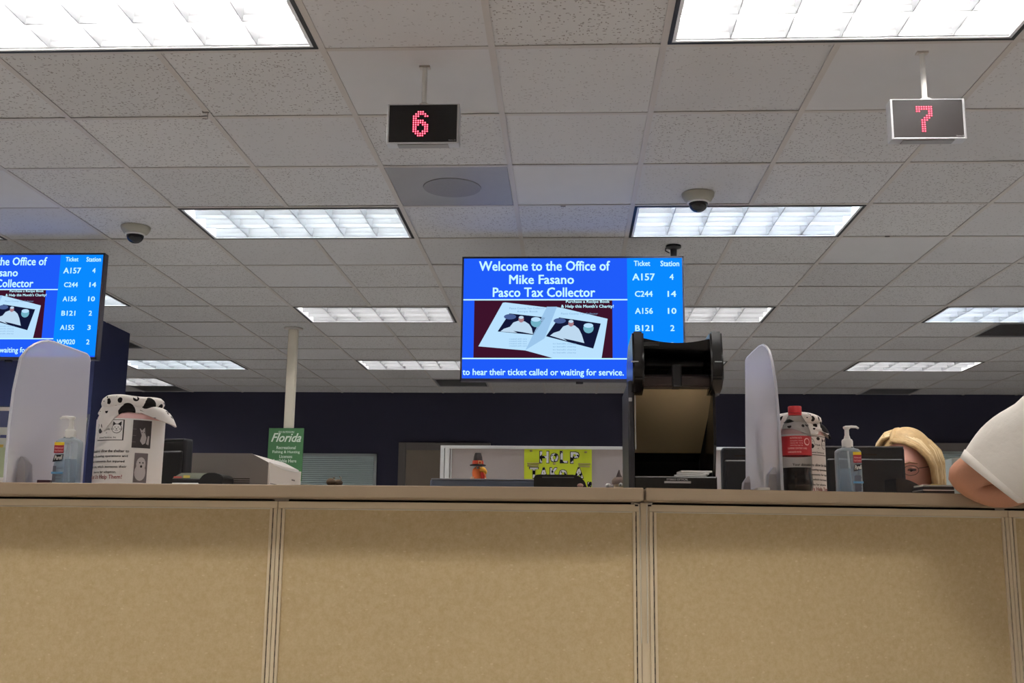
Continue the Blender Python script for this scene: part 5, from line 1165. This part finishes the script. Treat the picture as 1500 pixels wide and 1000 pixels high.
# --- the seated clerk
hc = at(1340, 690, 3.45); hc.z -= .0; fw = Vector((-.62, -1, -.18))
hc = at(1330, 687, 3.42)
t = thing('person', 'blond person with glasses seated behind the black monitor, looking down at it', 'person', (hc.x + .02, 3.52, .0))
nb = hc + Vector((.02, .05, -.17)); ch = nb + Vector((.01, .03, -.20)); wa = ch + Vector((0, .02, -.20)); hp0 = Vector((wa.x, wa.y + .02, .56))
N2 = {'hip': (hp0, (.16, .13)), 'waist': (wa, (.13, .105)), 'chest': (ch, (.145, .115)), 'neckb': (nb, (.055, .055)), 'neckt': (nb + Vector((-.005, -.015, .08)), .046), 'skull': (hc + Vector((0, .01, -.04)), .045)}
E2 = [('hip', 'waist'), ('waist', 'chest'), ('chest', 'neckb'), ('neckb', 'neckt'), ('neckt', 'skull')]
for s_, k_ in ((-1, 'l'), (1, 'r')):
    a_ = ch + Vector((s_ * .165, -.01, .10)); e_ = ch + Vector((s_ * .20, -.06, -.04)); w_ = Vector((ch.x + s_ * .10, ch.y - .28, .775))
    N2[k_ + 's'] = (a_, .052); N2[k_ + 'e'] = (e_, .038); N2[k_ + 'f'] = (e_.lerp(w_, .35), .036); N2[k_ + '_wrist'] = (w_, (.024, .02))
    E2 += [('chest', k_ + 's'), (k_ + 's', k_ + 'e'), (k_ + 'e', k_ + 'f'), (k_ + 'f', k_ + '_wrist')]
    fingers(N2, E2, k_ + '_', w_, (-s_ * .15, -1, -.03), (0, 0, -1), (-s_, 0, 0), s=.88, curl=.15)
    k0 = hp0 + Vector((s_ * .09, -.03, -.01)); k1 = hp0 + Vector((s_ * .11, -.42, .0)); k2 = Vector((k1.x, k1.y + .02, .09)); k3 = k2 + Vector((0, -.14, -.05))
    N2[k_ + 'h'] = (k0, .085); N2[k_ + 'k'] = (k1, .058); N2[k_ + 'c'] = (k1.lerp(k2, .35), .052); N2[k_ + 'a'] = (k2, .036); N2[k_ + 'o'] = (k3, (.036, .026))
    E2 += [('hip', k_ + 'h'), (k_ + 'h', k_ + 'k'), (k_ + 'k', k_ + 'c'), (k_ + 'c', k_ + 'a'), (k_ + 'a', k_ + 'o')]
obj('body', skin_bm(N2, E2, 'hip'), M_skin_f, t, smooth=180)
hs = 1.0; hb, Fm = head_bm(hc, fw, hs); obj('head', hb, M_skin_f, t, smooth=180)
Hd = lambda x, y, z: hc + Fm @ Vector((x, y, z))
for sx_ in (-1, 1):
    e = obj('eye', ball(bmesh.new(), Hd(sx_ * .031, .0735, .004), (.0115, .012, .0062), 12), mat('eye_white', srgb(190, 178, 176), .3), t, smooth=180); obj('pupil', ball(bmesh.new(), Hd(sx_ * .031, .0845, .004), .0048, 8), M_ink, e)
    obj('eyelid', ball(bmesh.new(), Hd(sx_ * .031, .0742, .0095), (.0135, .0130, .0058), 14), M_skin_f, t, smooth=180)
    bm = bmesh.new(); tube(bm, [Hd(sx_ * .018, .084, .0045), Hd(sx_ * .031, .0875, .0055), Hd(sx_ * .045, .080, .0040)], [.0012, .0022, .0016], 6); obj('eyelash', bm, mat('lash', srgb(70, 50, 46), .8), t)
    bm = bmesh.new(); tube(bm, [Hd(sx_ * .015, .094, .024), Hd(sx_ * .031, .093, .029), Hd(sx_ * .050, .078, .023)], [.0018, .0024, .001], 6); obj('eyebrow', bm, mat('brow', srgb(150, 112, 84), .9), t)
bm = bmesh.new(); tube(bm, [Hd(-.022, .096, -.058), Hd(0, .103, -.0585), Hd(.022, .096, -.058)], [.001, .0045, .001], 8); obj('lips', bm, mat('lips', srgb(178, 92, 92), .5), t, smooth=180)
gl = None
bm = bmesh.new()
for sx_ in (-1, 1):
    tube(bm, [Hd(sx_ * .033 + .022 * math.cos(a * math.pi / 10), .100 - .004 * abs(math.cos(a * math.pi / 10)) - (.006 if sx_ * math.cos(a * math.pi / 10) > .3 else 0), .004 + .015 * math.sin(a * math.pi / 10)) for a in range(21)], .0011, 5)
    tube(bm, [Hd(sx_ * .056, .092, .010), Hd(sx_ * .074, .05, .010), Hd(sx_ * .079, -.01, .006)], .0012, 5)
tube(bm, [Hd(-.011, .099, .008), Hd(0, .108, .010), Hd(.011, .099, .008)], .0011, 5)
obj('glasses', bm, mat('glasses_metal', srgb(120, 96, 90), .35, metal=.5), t, smooth=60)
for sx_ in (-1, 1): obj('earring', ball(bmesh.new(), Hd(sx_ * .079, -.002, -.040), .0035, 8), M_silver, t)
# hair: scalp shell plus falling locks from a side part
M_hair = mat('blond_hair', srgb(182, 152, 106), .55, noise=.28, nscale=70, bump=.6, bscale=260)
bm = bmesh.new(); b = bmesh.new(); bmesh.ops.create_uvsphere(b, u_segments=48, v_segments=32, radius=1)
for v in b.verts:
    x, y, z = v.co; v.co = Hd(x * .0885, y * .106 - .010, z * .124 + .008)
bmesh.ops.bisect_plane(b, geom=b.verts[:] + b.edges[:] + b.faces[:], plane_co=Hd(0, .050, .052), plane_no=Fm @ Vector((0, 1, -.62)), clear_outer=True)
bmesh.ops.bisect_plane(b, geom=b.verts[:] + b.edges[:] + b.faces[:], plane_co=Hd(0, 0, -.075), plane_no=Fm @ Vector((0, 0, -1)), clear_outer=True)
join(bm, b); obj('hair_scalp', bm, M_hair, t, smooth=180)
rnd = random.Random(11); bm = bmesh.new(); bm2 = bmesh.new()
part_x = .030
for i in range(240):
    sd = 1 if rnd.random() < .56 else -1
    fy_ = rnd.uniform(-.085, .070)           # where along the parting
    if sd > 0 and fy_ > .05: fy_ = rnd.uniform(-.08, .045)
    top = Vector((part_x + sd * .004, fy_, .128 - .9 * max(0, fy_ - .01) ** 1.2 - .35 * max(0, -fy_ - .03)))
    spread = rnd.uniform(-.012, .012)
    yend = fy_ * .75 - .012 + spread
    if fy_ > .03: yend = rnd.uniform(.0, .045) if sd < 0 else rnd.uniform(-.03, .01)
    lenz = rnd.uniform(-.135, -.095)
    pts = []
    for q in range(9):
        f = q / 8; a = min(1, f * 1.9) * math.pi / 2
        X_ = top.x * (1 - math.sin(a)) + sd * (.088 + .004 * rnd.random()) * math.sin(a)
        Z_ = (top.z - .004) * math.cos(a) + 0 if f < .53 else (top.z) * math.cos(a) + (lenz) * ((f - .5) / .5)
        Y_ = top.y + (yend - top.y) * f + (.018 * math.sin(f * math.pi) if fy_ > .02 else 0)
        if f > .8: X_ -= sd * .014 * (f - .8) / .2
        pts.append(Hd(X_, Y_, Z_))
    tube(bm if i % 3 else bm2, pts, [.003, .006, .0075, .008, .008, .0075, .007, .0055, .002], 6)
tube(bm, [Hd(part_x - .004, y_, .122 - .9 * max(0, y_ - .01) ** 1.2 - .35 * max(0, -y_ - .03)) for y_ in (.075, .055, .03, 0, -.03, -.06, -.085)], [.004, .007, .009, .009, .009, .008, .006], 10)
o = obj('hair_locks', bm, M_hair, t, smooth=180); o2 = obj('hair_highlights', bm2, mat('blond_light', srgb(216, 194, 152), .5, noise=.15, nscale=60), t, smooth=180)
bm = torso_bm([((hp0.x, hp0.y, .53), .165, .14), ((hp0.x, hp0.y, .62), .165, .14), ((wa.x, wa.y, wa.z + .02), .145, .12), ((ch.x, ch.y, ch.z), .160, .125), ((ch.x, ch.y + .005, ch.z + .09), .160, .110), ((nb.x, nb.y, nb.z - .05), .125, .085), ((nb.x, nb.y, nb.z - .01), .068, .062)])
for k_ in 'lr': limb(bm, [N2[k_ + 's'][0] + Vector((0, 0, .005)), N2[k_ + 's'][0].lerp(N2[k_ + 'e'][0], .5), N2[k_ + 'e'][0], N2[k_ + 'f'][0], N2[k_ + 'f'][0].lerp(N2[k_ + '_wrist'][0], .7)], [.066, .060, .052, .046, .036], 18)
obj('blouse', bm, mat('blouse_navy', srgb(46, 52, 84), .9), t, smooth=180)
bm = torso_bm([((hp0.x, hp0.y, .46), .165, .135), ((hp0.x, hp0.y, .52), .178, .145), ((hp0.x, hp0.y, .60), .170, .142)])
for k_ in 'lr': limb(bm, [N2[k_ + 'h'][0], N2[k_ + 'h'][0].lerp(N2[k_ + 'k'][0], .5), N2[k_ + 'k'][0], N2[k_ + 'c'][0], N2[k_ + 'a'][0] + Vector((0, 0, .02))], [.092, .086, .074, .066, .055], 18)
obj('trousers', bm, M_black, t, smooth=180)
# office chair under the clerk
cxh, cyh = hp0.x, hp0.y + .02
t = thing('office_chair', 'black swivel office chair under the blond person', 'chair', (cxh, cyh, 0))
obj('seat', B(cxh - .24, cxh + .24, cyh - .26, cyh + .20, .36, .43, bev=.025, seg=3), M_black, t)
obj('backrest', B(cxh - .21, cxh + .21, cyh + .21, cyh + .26, .50, .92, bev=.02, seg=3), M_black, t)
obj('back_bar', B(cxh - .03, cxh + .03, cyh + .19, cyh + .22, .38, .70), M_black, t)
obj('gas_post', tube(bmesh.new(), [(cxh, cyh, .08), (cxh, cyh, .36)], .025, 12), M_silver, t)
for i in range(5):
    a = i * 2 * math.pi / 5 + .3; bm = bmesh.new(); tube(bm, [(cxh, cyh, .09), (cxh + .28 * math.cos(a), cyh + .28 * math.sin(a), .06)], [.025, .014], 8); ball(bm, (cxh + .28 * math.cos(a), cyh + .28 * math.sin(a), .027), .027, 10); obj('leg', bm, M_black, t, smooth=60)
